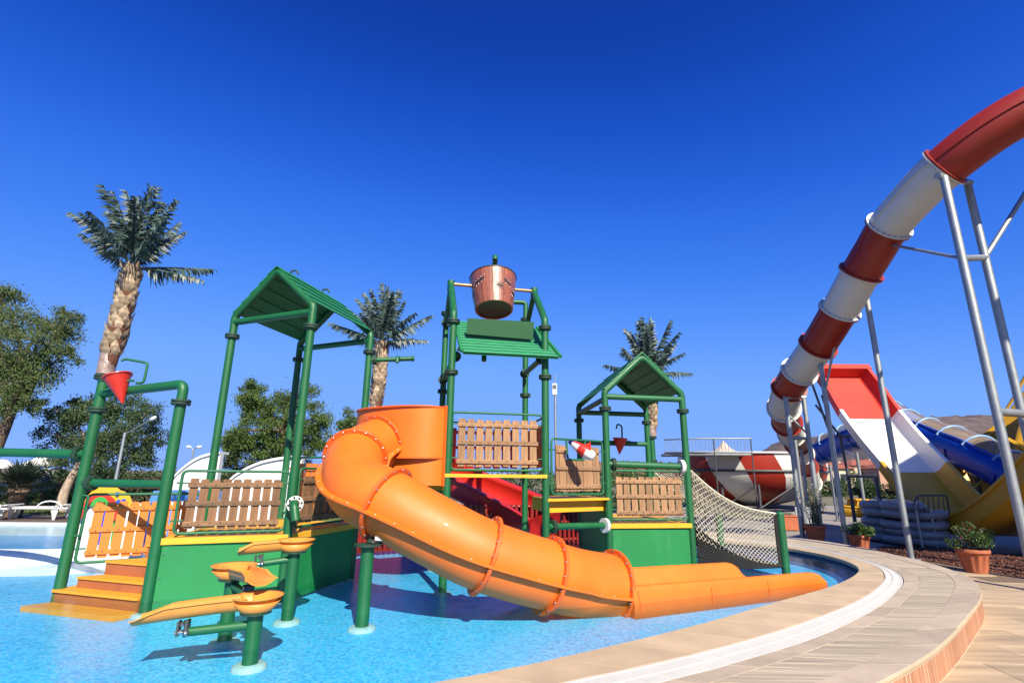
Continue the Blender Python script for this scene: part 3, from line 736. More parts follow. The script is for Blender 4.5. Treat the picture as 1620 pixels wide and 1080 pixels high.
nz_ = at(766, 560, 8.4); MB().tube([nz_ + V((0, .02, .05)), nz_ + V((0, -.02, -.12))], .042, 14).build('drip_nozzle', GREEN, T2)
MB().tube([zz(BFL, 3.42).lerp(zz(BFR, 3.42), .05), zz(BFL, 3.42).lerp(zz(BFR, 3.42), .95)], .03, 10).build('roof_bearer', GREEN, T2)
deckslab(T2, [BFL + V((-.04, -.07, 0)), BFR + V((.02, -.07, 0)), BBR, BBL], 1.50, .05)
deckslab(T2, [BFL + V((-.04, -.05, 0)), BBL, LBR + V((.1, .2, 0)), LBR + V((.15, .0, 0))], 1.33, .07)
guard(T2, BFL, BFR, 1.56, 2.42, 9, outn(BFL, BFR), inset=.045)
DKRED = mat('dark red plastic', (.30, .02, .012), .4, var=.1, vscale=3)
REDP = mat('red plastic', (.62, .03, .015), .4, var=.08, vscale=3)
guard(T2, BBL, BBR, 1.56, 2.45, 8, outn(BBL, BBR), REDP, REDP, inset=.05)
guard(T2, BFR.lerp(BBR, .05), BBR, 1.56, 2.4, 9, V((-1, -.1, 0)).normalized(), ORANGEP, ORANGEP)
pp = pipe([zz(BFR, pz_on(866, 833, BFR)), zz(pt('RFL'), pz_on(960, 830, pt('RFL'))) + V((-.08, -.06, 0))], T2, .05, name='water_pipe')
e0, e1 = zz(BFR, pz_on(866, 833, BFR)), zz(pt('RFL'), pz_on(960, 830, pt('RFL'))) + V((-.08, -.06, 0))
collar(e0.lerp(e1, .11), pp, .05, e1 - e0, .1)
MB().lathe([(.05, -.03), (.115, -.03), (.115, .02), (.05, .02)], e1, e1 - e0, 24, smooth=False).build('flange', WHITEP, pp)

# ---- step platform between the towers
RFL, RFR, RBL, RBR = [pt(k) for k in ('RFL', 'RFR', 'RBL', 'RBR')]
T4 = thing('step_platform', (BFR + RFL) / 2, 'yellow step platform between central and right towers with notched picket guard', 'platform')
zp = 1.14; a, b_ = BFR + V((.03, -.05, 0)), RFL + V((.02, -.05, 0)); bk = V((-.2, 1.0, 0))
deckslab(T4, [a, b_, b_ + bk, a + bk], zp, .035)
MB().prism([V((p.x, p.y, zp - .21)) for p in (a + V((.01, .16, 0)), b_ + V((-.01, .16, 0)), b_ + bk, a + bk)], (0, 0, .17)).build('fascia', YELLOW, T4)
gp0, gp1 = BFR.lerp(RFL, .05), BFR.lerp(RFL, .96)
guard(T4, gp0, gp1, 1.20, 2.06, 13, outn(BFR, RFL), notch=(3, 10, .70), w=.064)
MB().tube(bend([zz(gp0.lerp(gp1, .30), 2.05), zz(gp0.lerp(gp1, .32), 1.74), zz(gp0.lerp(gp1, .62), 1.74), zz(gp0.lerp(gp1, .64), 2.05)], .06), .018, 10).build('gun_mount', GREENF, T4)
# fish-shaped water squirter
WG = thing('fish_squirter', at(923, 712, 8.25), 'red and white fish-shaped water squirter with blue nose on notched fence', 'water toy')
g0, g1 = at(901, 698, 8.25), at(938, 722, 8.12); dg = (g1 - g0)
prof = [(0, 0), (.022, .01), (.036, .10), (.062, .25), (.083, .45), (.09, .62), (.086, .80), (.072, .93), (.055, 1.0), (0, 1.0)]
L_ = dg.length * 1.05
MB().lathe([(r, h * L_) for r, h in prof], g0, dg, 20).build('body', WHITE, WG)
rf = lambda t: float(np.interp(t, [p[1] for p in prof], [p[0] for p in prof]))
MB().lathe([(rf(t) + .003, t * L_) for t in (.40, .48, .55, .62, .68)], g0, dg, 20).build('red_band', REDP, WG)
up_ = (UP - dg.normalized() * UP.dot(dg.normalized())).normalized(); sd_ = dg.normalized().cross(up_)
MB().lathe([(rf(t) + .004, t * L_) for t in (.12, .2, .3, .4, .5, .6, .7, .8)], g0, dg, 10, arc=(-.9, .9), ref=up_).build('red_back', REDP, WG)
MB().lathe([(.0, -.012), (.026, -.01), (.045, .10 * L_), (.045, .12 * L_)], g0, dg, 16).build('nose', mat('navy plastic', (.01, .02, .12), .4), WG)
fm = MB(); cR = g0 + dg * .55
fm.prism([cR + up_ * .09, cR + up_ * .17 + dg * .12, cR + up_ * .09 + dg * .25], sd_ * .02); fm.build('fin', REDP, WG)
MB().lathe([(.025, 0), (.03, .01), (.012, .012)], g0 + dg * 1.0 + V((0, -.002, 0)), dg, 14).build('rear_cap', DKSTEEL, WG)

# ---- right roofed tower
T3 = thing('roofed_tower', (RFL + RFR + RBL + RBR) / 4, 'lower right tower with small green gable roof beside the climbing net', 'play tower')
for p in (RFL, RFR, RBL, RBR):
    po = post(p, 2.60, T3); collar(zz(p, 2.63), po)
gable(T3, RFL, RFR, 2.66, 2.93, 3.60, tie=2.84); gable(T3, RBL, RBR, 2.66, 2.93, 3.60, tie=2.80)
mF, mB = (RFL + RFR) / 2, (RBL + RBR) / 2
roof(T3, zz(RFL, 2.96), zz(RBL, 2.96), zz(mF, 3.65), zz(mB, 3.65), 5, .05); roof(T3, zz(RFR, 2.96), zz(RBR, 2.96), zz(mF, 3.65), zz(mB, 3.65), 5, .05)
MB().tube([zz(RFL, 2.80), zz(RBL, 2.78)], .05, 14).build('side_bar', GREEN, T3)
deckslab(T3, [RFL + V((.02, -.06, 0)), RFR + V((-.0, -.06, 0)), RBR, RBL], .73, .07)
skirt(T3, RFL + V((.04, -.01, 0)), RFR + V((-.05, -.01, 0)), -.13, .655); skirt(T3, RFL + V((-.0, .06, 0)), RBL, -.13, 1.0); skirt(T3, RFR + V((0, .06, 0)), RBR, -.13, .655)
guard(T3, RFL, RFR, .79, 1.58, 9, outn(RFL, RFR), w=.105)
tp = pipe([zz(RFL, 1.69), zz(RFR, 1.66)], T3, .055, name='water_pipe'); collar(zz(RFL, 1.69).lerp(zz(RFR, 1.66), .08), tp, .055, RFR - RFL, .1)
MB().lathe([(.055, -.03), (.115, -.03), (.115, .035), (.055, .035)], zz(RFL, 1.69).lerp(zz(RFR, 1.66), .93), RFR - RFL, 24, smooth=False).build('flange', WHITEP, tp)
zb = pz_on(1000, 701, (RBL + RBR) / 2); pipe([zz(RBL, zb), zz(RBR, zb)], T3, .05, name='water_pipe')

# ---- red cone buckets with their filling spouts
def cone(tip_px, rim_px, Y, rpx, spout, label, rims=1.0):
    c = at(rim_px[0], rim_px[1], Y); t_ = at(tip_px[0], tip_px[1], Y); r = rpx / FPX * (Vector_t(c)); ax = (c - t_)
    T_ = thing('cone_bucket', t_, label, 'water bucket', 'red cone buckets on the pipes')
    prof = [(.012, 0), (r, ax.length), (r + .015, ax.length), (r + .015, ax.length + .015), (r - .006, ax.length + .015), (.008, .02)]
    MB().lathe(prof, t_, ax, 26, smooth=False).build('cone', REDP, T_)
    MB().tube([c - V((r + .07, 0, .05)), c + V((r + .07, 0, -.05))], .016, 10).build('pivot', GREENF, T_)
    return T_, c, r
def Vector_t(p): return (p - V((0, 0, EYE))).dot(Mcw @ V((0, 0, 1)))
c1, cc, cr = cone((194, 638), (186, 596), 6.85, 18.5, None, 'larger red cone bucket hanging on the green arch over the stairs')
pipe([cc + V((cr + .02, .12, -.06)), cc + V((cr + .12, .12, -.06)), cc + V((cr + .13, .12, .22)), cc + V((-.02, .10, .27)), cc + V((-.06, .08, .24))], c1, .018, GREENF, 'spout', .05, 10)
c2, cc, cr = cone((980, 718), (981, 694), 11.1, 11, None, 'smaller red cone bucket hanging behind the right tower')
pipe([cc + V((.06, .1, -.2)), cc + V((.07, .1, .28)), cc + V((-.03, .08, .33)), cc + V((-.06, .06, .22))], c2, .018, GREENF, 'spout', .05, 10)

# ---- tipping bucket
rim = pz_on(781, 440, bc); bot = rim - .68
TB = thing('tipping_bucket', V((bc.x, bc.y, bot)), 'big brown wood-look tipping bucket on the axle at the top', 'bucket')
STAVE = mat('bucket stave', (.29, .085, .038), .22, var=.3, vscale=5, stretch=(2.5, 2.5, .8), dirt=.5, dcol=(.20, .09, .05), island=.12, bump=.12, bscale=14, coat=.4, spec=.6)
BDARK = mat('bucket dark wood', (.05, .028, .015), .6, var=.4, vscale=6)
IRON = mat('bucket iron strap', (.03, .025, .024), .5, var=.3, vscale=14)
r0, r1, hh = .345, .435, rim - bot; nst = 12
rr_ = lambda z: r0 + (r1 - r0) * z / hh
def cyl(r, q, z): return V((bc.x + r * math.cos(q), bc.y + r * math.sin(q), bot + z))
for k in range(nst):
    q0_, q1_ = 2 * PI * k / nst + .012, 2 * PI * (k + 1) / nst - .012; mb = MB(); rings = []
    for z in (0, hh):
        r = rr_(z); rings.append([cyl(r - .002, q0_, z)] + [cyl(r + .003, q0_ + (q1_ - q0_) * j / 4, z) for j in range(5)] + [cyl(r - .03, q1_ - (q1_ - q0_) * j / 4, z) for j in range(5)])
    mb.loft(rings, closed=True, smooth=False, endcaps=True); mb.build('stave', STAVE, TB)
MB().lathe([(0, .015), (r0 - .004, .015), (r0 - .004, .03), (0, .03)], (bc.x, bc.y, bot), n=32, smooth=False).build('bucket_bottom', BDARK, TB)
MB().lathe([(rr_(z) - .012, z) for z in (0.001, hh - .001)], (bc.x, bc.y, bot), n=48).build('inner_skin', BDARK, TB)
MB().tube([cyl(r1, 2 * PI * k / 40, hh) for k in range(40)], .014, 8, closed=True).build('rim_band', IRON, TB)
for q, z, ln, tl in ((-2.2, .62, .5, .05), (-1.25, .42, .3, -.02), (-.85, .56, .36, -.06), (-2.9, .38, .4, .05), (-.3, .36, .4, .0), (.6, .5, .5, .03)):
    ring = []
    for j in range(7):
        a = q + ln * (j / 6 - .5); zc = z * hh / .95 + tl * (j / 6 - .5); ring.append([cyl(rr_(zc) + o, a, zc + dz) for o, dz in ((.004, -.025), (.010, -.02), (.010, .02), (.004, .025))])
    st = MB().loft(ring).build('strap', IRON, TB); bo = MB()
    for j in (0, 2, 4, 6):
        for s_ in (-1, 1):
            a = q + ln * (j / 6 - .5); zc = z * hh / .95 + tl * (j / 6 - .5) + s_ * .05; p = cyl(rr_(zc) + .004, a, zc); bo.lathe([(.012, 0), (.010, .006), (0, .009)], p, p - V((bc.x, bc.y, p.z)), 8)
    bo.build('bolt_heads', STEEL, st)

pv_ = V((bc.x, bc.y, zAx + .05)); TB.matrix_basis = Matrix.Translation(pv_) @ Matrix.Rotation(R(-14), 4, axd) @ Matrix.Translation(TB.location - pv_)

# ---- climbing net
NT = thing('climbing_net', at(1243, 897, 9.6), 'cream rope climbing net sloping down from the right tower to short green posts', 'climbing net')
NETC = mat('cream rope', (.62, .57, .45), .85, var=.2, vscale=20); NETK = mat('black rope', (.012, .012, .011), .9)
N1 = gz(1243, 897, 0); n1t = V((N1.x, N1.y, pz_on(1233, 812, N1))); N2 = N1 + V((-.35, 1.9, 0)); N2.z = 0
for p in (N1, N2):
    po = post(p, n1t.z, NT, r=.068); MB().lathe([(.068, 0), (.06, .02), (.03, .034), (0, .038)], zz(p, n1t.z), n=18).build('post_cap', GREEN, po)
def netsheet(f, nu, nv, r, m, diag=True, name='net'):
    """f(s,t) surface; ropes run both diagonals; joined: the meshes of a net are past counting"""
    mb = MB(); K = 26
    def seg(pts):
        pts = [p for p in pts if p is not None]
        if len(pts) > 1: mb.tube(pts, r, 3, cap=False, smooth=True)
    T_ = nv / nu
    for i in range(-nv, nu + 1):
        for sgn in (1, -1):
            pts = []
            for k in range(K + 1):
                t = k / K; s_ = (i + t * nv) / nu if sgn == 1 else (i + nv - t * nv) / nu
                if -1e-6 <= s_ <= 1 + 1e-6: pts.append(f(min(max(s_, 0), 1), t))
                else: pts.append(None)
            seg(pts)
    o = mb.build(name, m, NT, recalc=False); o['kind'] = 'stuff'; return o
def side(base0, base1, zt0, zb0):
    def f(s_, t):
        p = base0.lerp(base1, s_); top = zt0 + (n1t.z - zt0) * s_ - .22 * math.sin(PI * s_) * (1 - .3 * s_); lo_ = zb0 + (.04 - zb0) * s_ - .12 * math.sin(PI * s_)
        lo_ = max(lo_, .03); return V((p.x, p.y + .10 * math.sin(PI * s_) * math.sin(PI * t), lo_ + (top - lo_) * t))
    return f
F0 = RFR + V((.08, .05, 0)); F1 = N1 + V((-.07, 0, 0)); G0 = RBR + V((.08, 0, 0)); G1 = N2 + V((-.07, 0, 0))
fn = side(F0, F1, 1.60, .20); fb = side(G0, G1, 1.62, .25)
netsheet(fn, 21, 14, .0064, NETC); netsheet(fb, 9, 7, .0062, NETC)
def topf(s_, t):
    a = fn(s_, 1.0); b_ = fb(s_, 1.0); p = a.lerp(b_, t); p.z -= .05 * math.sin(PI * t); return p
netsheet(topf, 10, 12, .0062, NETC)
def dense(s_, t):
    p = fn(s_, 1.0); d_ = .36 * (1 - s_) + .06; q_ = V((p.x, p.y + .06 + .25 * (1 - t) * (1 - s_), p.z - .01 - d_ * (1 - t))); return q_
netsheet(dense, 52, 26, .0088, NETC)
def dense2(s_, t): p = dense(s_, t); return p + V((.012, .05, -.008))
netsheet(dense2, 47, 23, .0075, NETC)
def blk(s_, t):
    p = F0.lerp(F1, s_); tp_ = .46 * (1 - s_) ** 1.7 + .035; return V((p.x, p.y - .03 - .10 * math.sin(PI * s_), .015 + (tp_ - .015) * t))
netsheet(blk, 26, 8, .017, NETK)
def floorf(s_, t):
    a = F0.lerp(F1, s_); b_ = G0.lerp(G1, s_); p = a.lerp(b_, t); z = .66 * (1 - s_) ** 2.2 + .045; return V((p.x, p.y, z))
netsheet(floorf, 20, 26, .012, NETK)
MB().tube([zz(N1, .06), zz(N1, n1t.z - .05)], .012, 6).build('lashing_rope', NETK, NT)
bars = MB(); q = F1 + V((-.02, .0, 0)); bars.tube([zz(q, .03), zz(q, n1t.z - .03)], .03, 10).build('net_edge_rope', NETK, NT)
for f in (fn, fb): MB().tube([f(k / 20, 1.0) for k in range(21)], .016, 8).build('net_edge_rope', NETC, NT)
MB().tube([fn(k / 20, 0.0) for k in range(21)], .018, 8).build('net_edge_rope', NETK, NT)
# ---------------------------------------------------------------- the orange tube slide
S = thing('tube_slide', gz(574, 970, 0), 'bright orange closed tube slide curling down to the pool in front', 'water slide')
# curved entrance shroud
s0, s1 = BFL + V((-.06, -.10, 0)), LBR + V((.09, -.12, 0)); chord = s1 - s0; bul = V((chord.y, -chord.x, 0)).normalized(); bul = bul if bul.y < 0 else -bul
def shr(t, o=0.0): 
    a = PI * t; return s0.lerp(s1, .5 - .5 * math.cos(a) * (abs(math.cos(a)) ** .0)) + bul * (.52 * math.sin(a) ** .75 + o)
K = 28
def shwall(za, zb, o, nm):
    rings = []
    for k in range(K + 1):
        p = shr(k / K, o); q = shr(k / K, o - .035); rings.append([zz(p, za), zz(p, zb), zz(q, zb), zz(q, za)])
    return MB().loft(rings, closed=True, smooth=True, endcaps=True).build(nm, ORANGE, S)
def split(o):                                             # keep the rims crisp on smooth lofts
    md = o.modifiers.new('edge split', 'EDGE_SPLIT'); md.split_angle = R(40); return o
split(shwall(1.72, 2.47, 0, 'shroud'))
split(shwall(1.33, 1.72, -.07, 'shroud_base'))
for z in (1.72, 2.47):
    rings = [[zz(shr(k / K, .035), z - .012), zz(shr(k / K, .035), z + .012), zz(shr(k / K, -.03), z + .012), zz(shr(k / K, -.03), z - .012)] for k in range(K + 1)]
    split(MB().loft(rings, closed=True, endcaps=True).build('shroud_rim', ORANGED, S))
e = (s0 - s1).normalized(); MB().box(zz(s0, 1.91), (.03, .07, 1.18), (bul, e, UP)).build('shroud_edge', ORANGED, S)
RT, RF = .395, .456
ctrl = [att(645, 690, 8.15), att(600, 703, 7.75), att(562, 727, 7.15), att(566, 768, 6.5), att(614, 797, 6.15), att(690, 840, 6.0), att(768, 878, 6.0), att(864, 908, 6.22), att(915, 921, 6.42), att(967, 928, 6.62)]
path = resample(crom(ctrl, 16), .04); UF = upframes(path); dist = arclen(path); NP = len(path)
def near(p): return min(range(NP), key=lambda i: (path[i] - p).length)
cuts = [0, near(ctrl[1]), near(ctrl[2]), near(ctrl[4]), near(ctrl[6]), near(ctrl[7]), NP - 1]
def ringpts(i, r, n=40): t, a, u = UF[i]; return [path[i] + (a * math.cos(2 * PI * k / n) + u * math.sin(2 * PI * k / n)) * r for k in range(n)]
for a, b in zip(cuts, cuts[1:]):
    sec = MB().loft([ringpts(i, RT) for i in range(a, b + 1)] , closed=True).loft([ringpts(i, RT - .02) for i in range(a, b + 1)], closed=True).build('tube_section', ORANGE, S)
    for sg in (1, -1):                                     # bolted long seams
        rings = []
        for i in range(a, b + 1):
            t, sd, u = UF[i]; e_ = sd * sg * .99 - u * .14; w_ = sd * sg * .14 + u * .99; c = path[i] + e_ * (RT - .005); rings.append([c + w_ * .014, c + e_ * .078 + w_ * .013, c + e_ * .078 - w_ * .013, c - w_ * .014])
        sm = split(MB().loft(rings, closed=True, endcaps=True).build('seam_flange', ORANGE, sec))
    bo = MB(); st = max(1, int(.22 / .04))
    for i in range(a + 3, b - 2, st):
        t, sd, u = UF[i]
        for sg in (1, -1): bo.lathe([(.010, 0), (.008, .007), (0, .008)], path[i] + (sd * sg * .99 - u * .14) * (RT + .045) + (sd * sg * .14 + u * .99) * .0135, u, 6)
    if bo.v: bo.build('seam_bolts', STEEL, sec)['kind'] = 'stuff'
for j, i in enumerate(cuts[1:]):
    t, sd, u = UF[i]; c = path[i]
    fl = MB().lathe([(RT - .004, -.022), (RF - .006, -.022), (RF, -.016), (RF, .016), (RF - .006, .022), (RT - .004, .022)], c, t, 56, smooth=False, ref=sd).build('joint_flange', ORANGED, S)
    bo = MB(); n = 17
    for k in range(n):
        q = 2 * PI * (k + .3) / n; p = c + (sd * math.cos(q) + u * math.sin(q)) * (RF - .027)
        for s_ in (1, -1): bo.lathe([(.013, 0), (.013, .004), (.008, .005), (.008, .013), (0, .014)], p + t * s_ * .021, t * s_, 6)
    bo.build('flange_bolts', STEEL, fl)['kind'] = 'stuff'
# support posts
sp_ = gz(574, 970, 0); t3 = path[cuts[3]]
po = post(sp_, .70, S, r=.072); pl_ = MB().lathe([(.0, .70), (.15, .70), (.15, .72), (0, .72)], (sp_.x, sp_.y, 0), n=20, smooth=False).build('post_plate', FLANGE, po)
MB().tube([zz(sp_, .72), zz(sp_, .80) + V((.05, .12, 0)), t3 + V((0, 0, -RF + .03)) + V((-.05, -.1, 0))], .03, 10).build('clamp_arm', FLANGE, po)
MB().tube([zz(sp_, .73) + V((.04, 0, 0)), zz(sp_, .76) + V((.26, .05, .02))], .035, 12).build('clamp_arm', BLACK, po)
MB().box(zz(sp_, .80) + V((.14, -.02, -.02)), (.12, .05, .05), bev=.008).build('clamp_pad', WHITEP, po)
# open run-out flume
f0 = path[-1].copy(); fd = V((.907, .42, 0)).normalized(); fs_ = V((fd.y, -fd.x, 0)); 
def flume(side_, l0, l1, nm):
    rings = []; n = 30; W = .40
    for k in range(n + 1):
        d = l0 + (l1 - l0) * k / n; end = min(1, (l1 - d) / .35); end = math.sqrt(max(end * (2 - end), 0.0)); H_ = ((.19 if side_ > 0 else .25) - .05 * d / l1) * end
        c = zz(f0 + fd * d + fs_ * side_ * W, 0); o = fs_ * side_
        rings.append([c + o * .07 + V((0, 0, ZF)), c + o * .055 + V((0, 0, H_ * .8 + .0)), c + o * .035 + V((0, 0, H_)), c + V((0, 0, H_ + .006)), c - o * .03 + V((0, 0, H_ * .93)), c - o * .055 + V((0, 0, H_ * .45)), c - o * .10 + V((0, 0, .03 * end)), c - o * .2 + V((0, 0, -.03)), c - o * .2 + V((0, 0, ZF))])
    return MB().loft(rings, closed=True, endcaps=True).build(nm, ORANGE, S)
flume(1, 0.0, 3.55, 'flume_wall'); flume(-1, 0.0, 2.75, 'flume_wall')
MB().prism([zz(f0 + fs_ * .25, -.075), zz(f0 - fs_ * .25, -.075), zz(f0 + fd * 2.9 - fs_ * .25, -.1), zz(f0 + fd * 3.3 + fs_ * .25, -.1)], (0, 0, .04)).build('flume_floor', ORANGE, S)
for d in (1.25, 2.3): MB().prism([zz(f0 + fd * d + fs_ * .472, -.1), zz(f0 + fd * (d + .012) + fs_ * .472, -.1), zz(f0 + fd * (d + .012) + fs_ * .458, .10), zz(f0 + fd * d + fs_ * .458, .10)], fs_ * .003).build('flume_joint', ORANGED, S)
for sd_ in (1, -1):
    MB().tube([zz(f0 + fd * .06 + fs_ * sd_ * .45, .15), zz(f0 + fd * .12 + fs_ * sd_ * .465, -.1)], .012, 6).build('flume_flange', ORANGED, S)

# ---------------------------------------------------------------- tilting water troughs
def trough(base_px, basin_px, tip_px, Yt, label, arm_px, zoff=0.0):
    b_ = gz(base_px[0], base_px[1], 0); zc = pz_on(basin_px[0], basin_px[1], b_)
    T_ = thing('water_trough', V((b_.x, b_.y, ZF)), label, 'water trough', 'yellow water troughs in a cascade')
    po = post(b_, zc - .09, T_, r=.066); c = V((b_.x, b_.y, zc)); tip = at(tip_px[0], tip_px[1], Yt)
    d = tip - c; L_ = math.hypot(d.x, d.y); dh = V((d.x, d.y, 0)).normalized(); sd_ = V((-dh.y, dh.x, 0))
    rb, rr, h = .135, .205, .15
    prof = [(0, -.085), (rb, -.085), (rb + .01, -.07), (rr - .015, .022), (rr + .012, .034), (rr + .012, .040), (rr - .022, .032), (rb - .01, -.055), (0, -.062)]
    gap = .52; MB().lathe(prof, c, UP, 40, arc=(gap, 2 * PI - gap), ref=dh).build('basin', TROUGH, T_)
    MB().lathe([(0, -.086), (rb, -.086), (rb + .01, -.07), (rb + .07, -.0), (rb + .06, .0), (rb - .01, -.058), (0, -.062)], c, UP, 40).build('basin_floor', TROUGH, T_)
    MB().lathe([(rb * .97, -.105), (rb * .97, -.083)], c, UP, 30, caps=(True, True)).build('basin_plate', FLANGE, T_)
    rings = []; n = 26; a = .085
    for k in range(n + 1):
        t = k / n; s_ = .06 + (L_ - .06) * t; drop = (tip.z - zc + .0) * (t ** 1.3); w_ = .105 + .02 * (1 - t) ** 6; lip = 1.0 if t < .72 else max(.12, 1 - (t - .72) / .28)
        o = c + dh * s_ + UP * drop; hgt = .034 * lip + (-.03) * (1 - lip); fl_ = .014
        flare = 1 + .25 * max(0, (t - .85) / .15)
        P = lambda x, z: o + sd_ * x * flare + UP * z
        rings.append([P(-w_ - .012, hgt - .004), P(-w_ + .003, hgt - .012 * lip), P(-w_ * .94, -.01 * lip - .03 * (1 - lip)), P(-w_ * .7, -.055), P(-w_ * .3, -.078), P(w_ * .3, -.078), P(w_ * .7, -.055), P(w_ * .94, -.01 * lip - .03 * (1 - lip)), P(w_ - .003, hgt - .012 * lip), P(w_ + .012, hgt - .004),
                      P(w_ + .012, hgt + .004), P(w_ - .014, hgt), P(w_ * .86, -.005 * lip - .026 * (1 - lip)), P(w_ * .62, -.042), P(w_ * .25, -.062), P(-w_ * .25, -.062), P(-w_ * .62, -.042), P(-w_ * .86, -.005 * lip - .026 * (1 - lip)), P(-w_ + .014, hgt), P(-w_ - .012, hgt + .004)])
    split(MB().loft(rings, closed=True, endcaps=True).build('channel', TROUGH, T_))
    a1 = c + dh * L_ * .56 + UP * ((tip.z - zc) * .5 - .19); a0 = zz(b_, a1.z + .03)
    ar = MB().tube([a0, a1], .036, 14).build('support_arm', GREEN, T_)
    cl = MB(); cl.box(a1 + UP * .03 + dh * .01, (.03, .09, .13), (dh, sd_, UP), bev=.008); cl.box(a1 + UP * .03 + dh * .075, (.02, .08, .12), (dh, sd_, UP), bev=.006)
    cl.tube([a1 - sd_ * .06, a1 + sd_ * .06], .025, 10); cl.tube([a1 + UP * .07 - sd_ * .05 + dh * .04, a1 + UP * .07 + sd_ * .05 + dh * .04], .016, 8); cl.build('clamp', DKSTEEL, ar)
    bo = MB()
    for s_ in (-1, 1): bo.tube([a1 + dh * .085 + sd_ * s_ * .025 - dh * .10, a1 + dh * .10 + sd_ * s_ * .025], .013, 8); bo.lathe([(.02, 0), (.02, .012), (0, .014)], a1 + sd_ * s_ * .06, sd_ * s_, 8)
    bo.build('clamp_bolts', STEEL, ar)
    return T_
trough((398, 1024), (412, 948), (216, 972), 4.83, 'lowest and nearest yellow water trough, long channel pointing left', None)
trough((358, 990), (372, 899), (415, 912), 5.12, 'middle yellow water trough with short channel pointing towards the viewer', None)
trough((456, 961), (478, 858), (378, 866), 6.2, 'highest yellow water trough in front of the corner post with the valve', None)

# ---------------------------------------------------------------- artificial palms
FRONDM = leafmat('palm frond plastic', (.07, .115, .10), .75, .5, .08)
SCALE = mat('palm bark scale', (.46, .34, .22), .85, island=.5, var=.3, vscale=10, bump=.4, bscale=30, dirt=.5, dcol=(.24, .10, .05))
FIBRE = mat('palm fibre', (.15, .055, .03), .9, var=.4, vscale=14, bump=.6, bscale=40, stretch=(4, 4, 1))
def frond(seed, L_=1.0):
    r_ = random.Random(seed); mb = MB(); N = 16; pts = []
    droop = r_.uniform(.0, .22); 
    for k in range(N + 1):
        t = k / N; pts.append(V((L_ * t, r_.uniform(-.006, .006), -.0 + .12 * t - droop * t * t)))
    mb.tube(pts, [.013 * (1 - .75 * k / N) + .002 for k in range(N + 1)], 4, smooth=False)
    n = 46
    for k in range(n):
        t = .14 + .86 * k / n; i = min(int(t * N), N - 1); p = pts[i].lerp(pts[i + 1], t * N - i); ln = (.31 - .22 * t) * r_.uniform(.6, 1.25)
        for s_ in (1, -1):
            if r_.random() < .2: continue
            fwd = r_.uniform(.1, .75); dn = r_.uniform(.7, 1.5); d1 = V((fwd, s_ * r_.uniform(.35, .8), -dn * .35)).normalized(); d2 = V((fwd * .55, s_ * .16, -dn)).normalized()
            w_ = V((.5, -.1 * s_, r_.uniform(-.2, .5))).normalized() * r_.uniform(.011, .021)
            a = p; b_ = a + d1 * ln * .42; c = b_ + d2 * ln * .6
            mb.add([a - w_ * .7, a + w_ * .7, b_ + w_, b_ - w_, c + w_ * .15, c - w_ * .15], [(0, 1, 2, 3), (3, 2, 4, 5)])
    me = mb.mesh('frond', recalc=False); me.materials.append(FRONDM); return me
FR = [frond(s) for s in range(5)]
sm_ = MB(); sm_.add([V((-.05, 0, 0)), V((.05, 0, 0)), V((.075, .028, .09)), V((.0, .055, .21)), V((-.075, .028, .09)), V((0, .045, .09)), V((-.05, -.02, 0)), V((.05, -.02, 0))],
        [(0, 1, 5), (1, 2, 5), (2, 3, 5), (3, 4, 5), (4, 0, 5)]); SME = sm_.mesh('bark_scale', recalc=False); SME.materials.append(SCALE)
def palm(base, h, label, scale=1.0, seed=1, nf=27):
    r_ = random.Random(seed)
    T_ = thing('artificial_palm', base, label, 'palm tree', 'artificial palms above the pool')
    N = 10; tr = [base + V((.05 * math.sin(2.2 * k / N), .02 * k / N, h * k / N)) * 1 for k in range(N + 1)]
    rad = lambda t: (.098 + .016 * math.sin(3 * t)) * scale
    MB().tube(tr, [rad(k / N) for k in range(N + 1)], 14).build('trunk', FIBRE, T_)
    rows = int(h / (.078 * scale)); 
    for j in range(rows):
        t = (j + .5) / rows
        if t < .12 or t > .93: continue
        i = min(int(t * N), N - 1); c = tr[i].lerp(tr[i + 1], t * N - i)
        for k in range(7):
            if r_.random() < .14: continue
            q = 2 * PI * (k + .5 * (j % 2)) / 7 + r_.uniform(-.12, .12); o = V((math.cos(q), math.sin(q), 0)); x = V((-o.y, o.x, 0)); tl = r_.uniform(.02, .3)
            zax = (UP + o * tl).normalized(); yax = zax.cross(x); sc = scale * r_.uniform(.62, .92)
            m_ = basis(x * sc, o * sc, zax * sc, c + o * rad(t) * .93); put('bark_scale', SME, T_, m_)
    MB().lathe([(rad(0) + .012, 0), (rad(0) + .01, .3 * scale), (rad(0), .32 * scale)], base, n=16).build('trunk_wrap', mat('clear wrap', (.30, .22, .19), .25, var=.4, vscale=14, bump=.5, bscale=30), T_)
    top = tr[-1] + V((0, 0, -.05))
    for k in range(nf):
        t = (k + .5) / nf; el = R(4 + 86 * t ** .8) + r_.uniform(-.2, .2); q = k * 2.39996 + r_.uniform(-.25, .25)
        d = V((math.cos(q) * math.cos(el), math.sin(q) * math.cos(el), math.sin(el))); sd_ = V((-math.sin(q), math.cos(q), 0)); u = d.cross(sd_)
        if u.z < 0: u = -u; 
        sc = scale * r_.uniform(.78, 1.2); put('frond', FR[k % 5], T_, basis(d * sc, u.cross(d) * sc, u * sc, top + V((0, 0, .14 * t * scale)) + d * .06))
    return T_
hA = pz_on(203, 420, A) - 2.79
p1 = palm(zz(A, 2.79), hA, 'nearest artificial palm with shaggy trunk, standing on the left arch post', 1.0, 3)
b2 = at(592, 660, 13.0); h2 = at(597, 540, 13.0).z - b2.z
PL2 = palm(b2, h2, 'artificial palm behind the gable roof of the tall left tower', 1.30, 11)
b3 = at(1031, 690, 13.2); h3 = at(1015, 590, 13.2).z - b3.z
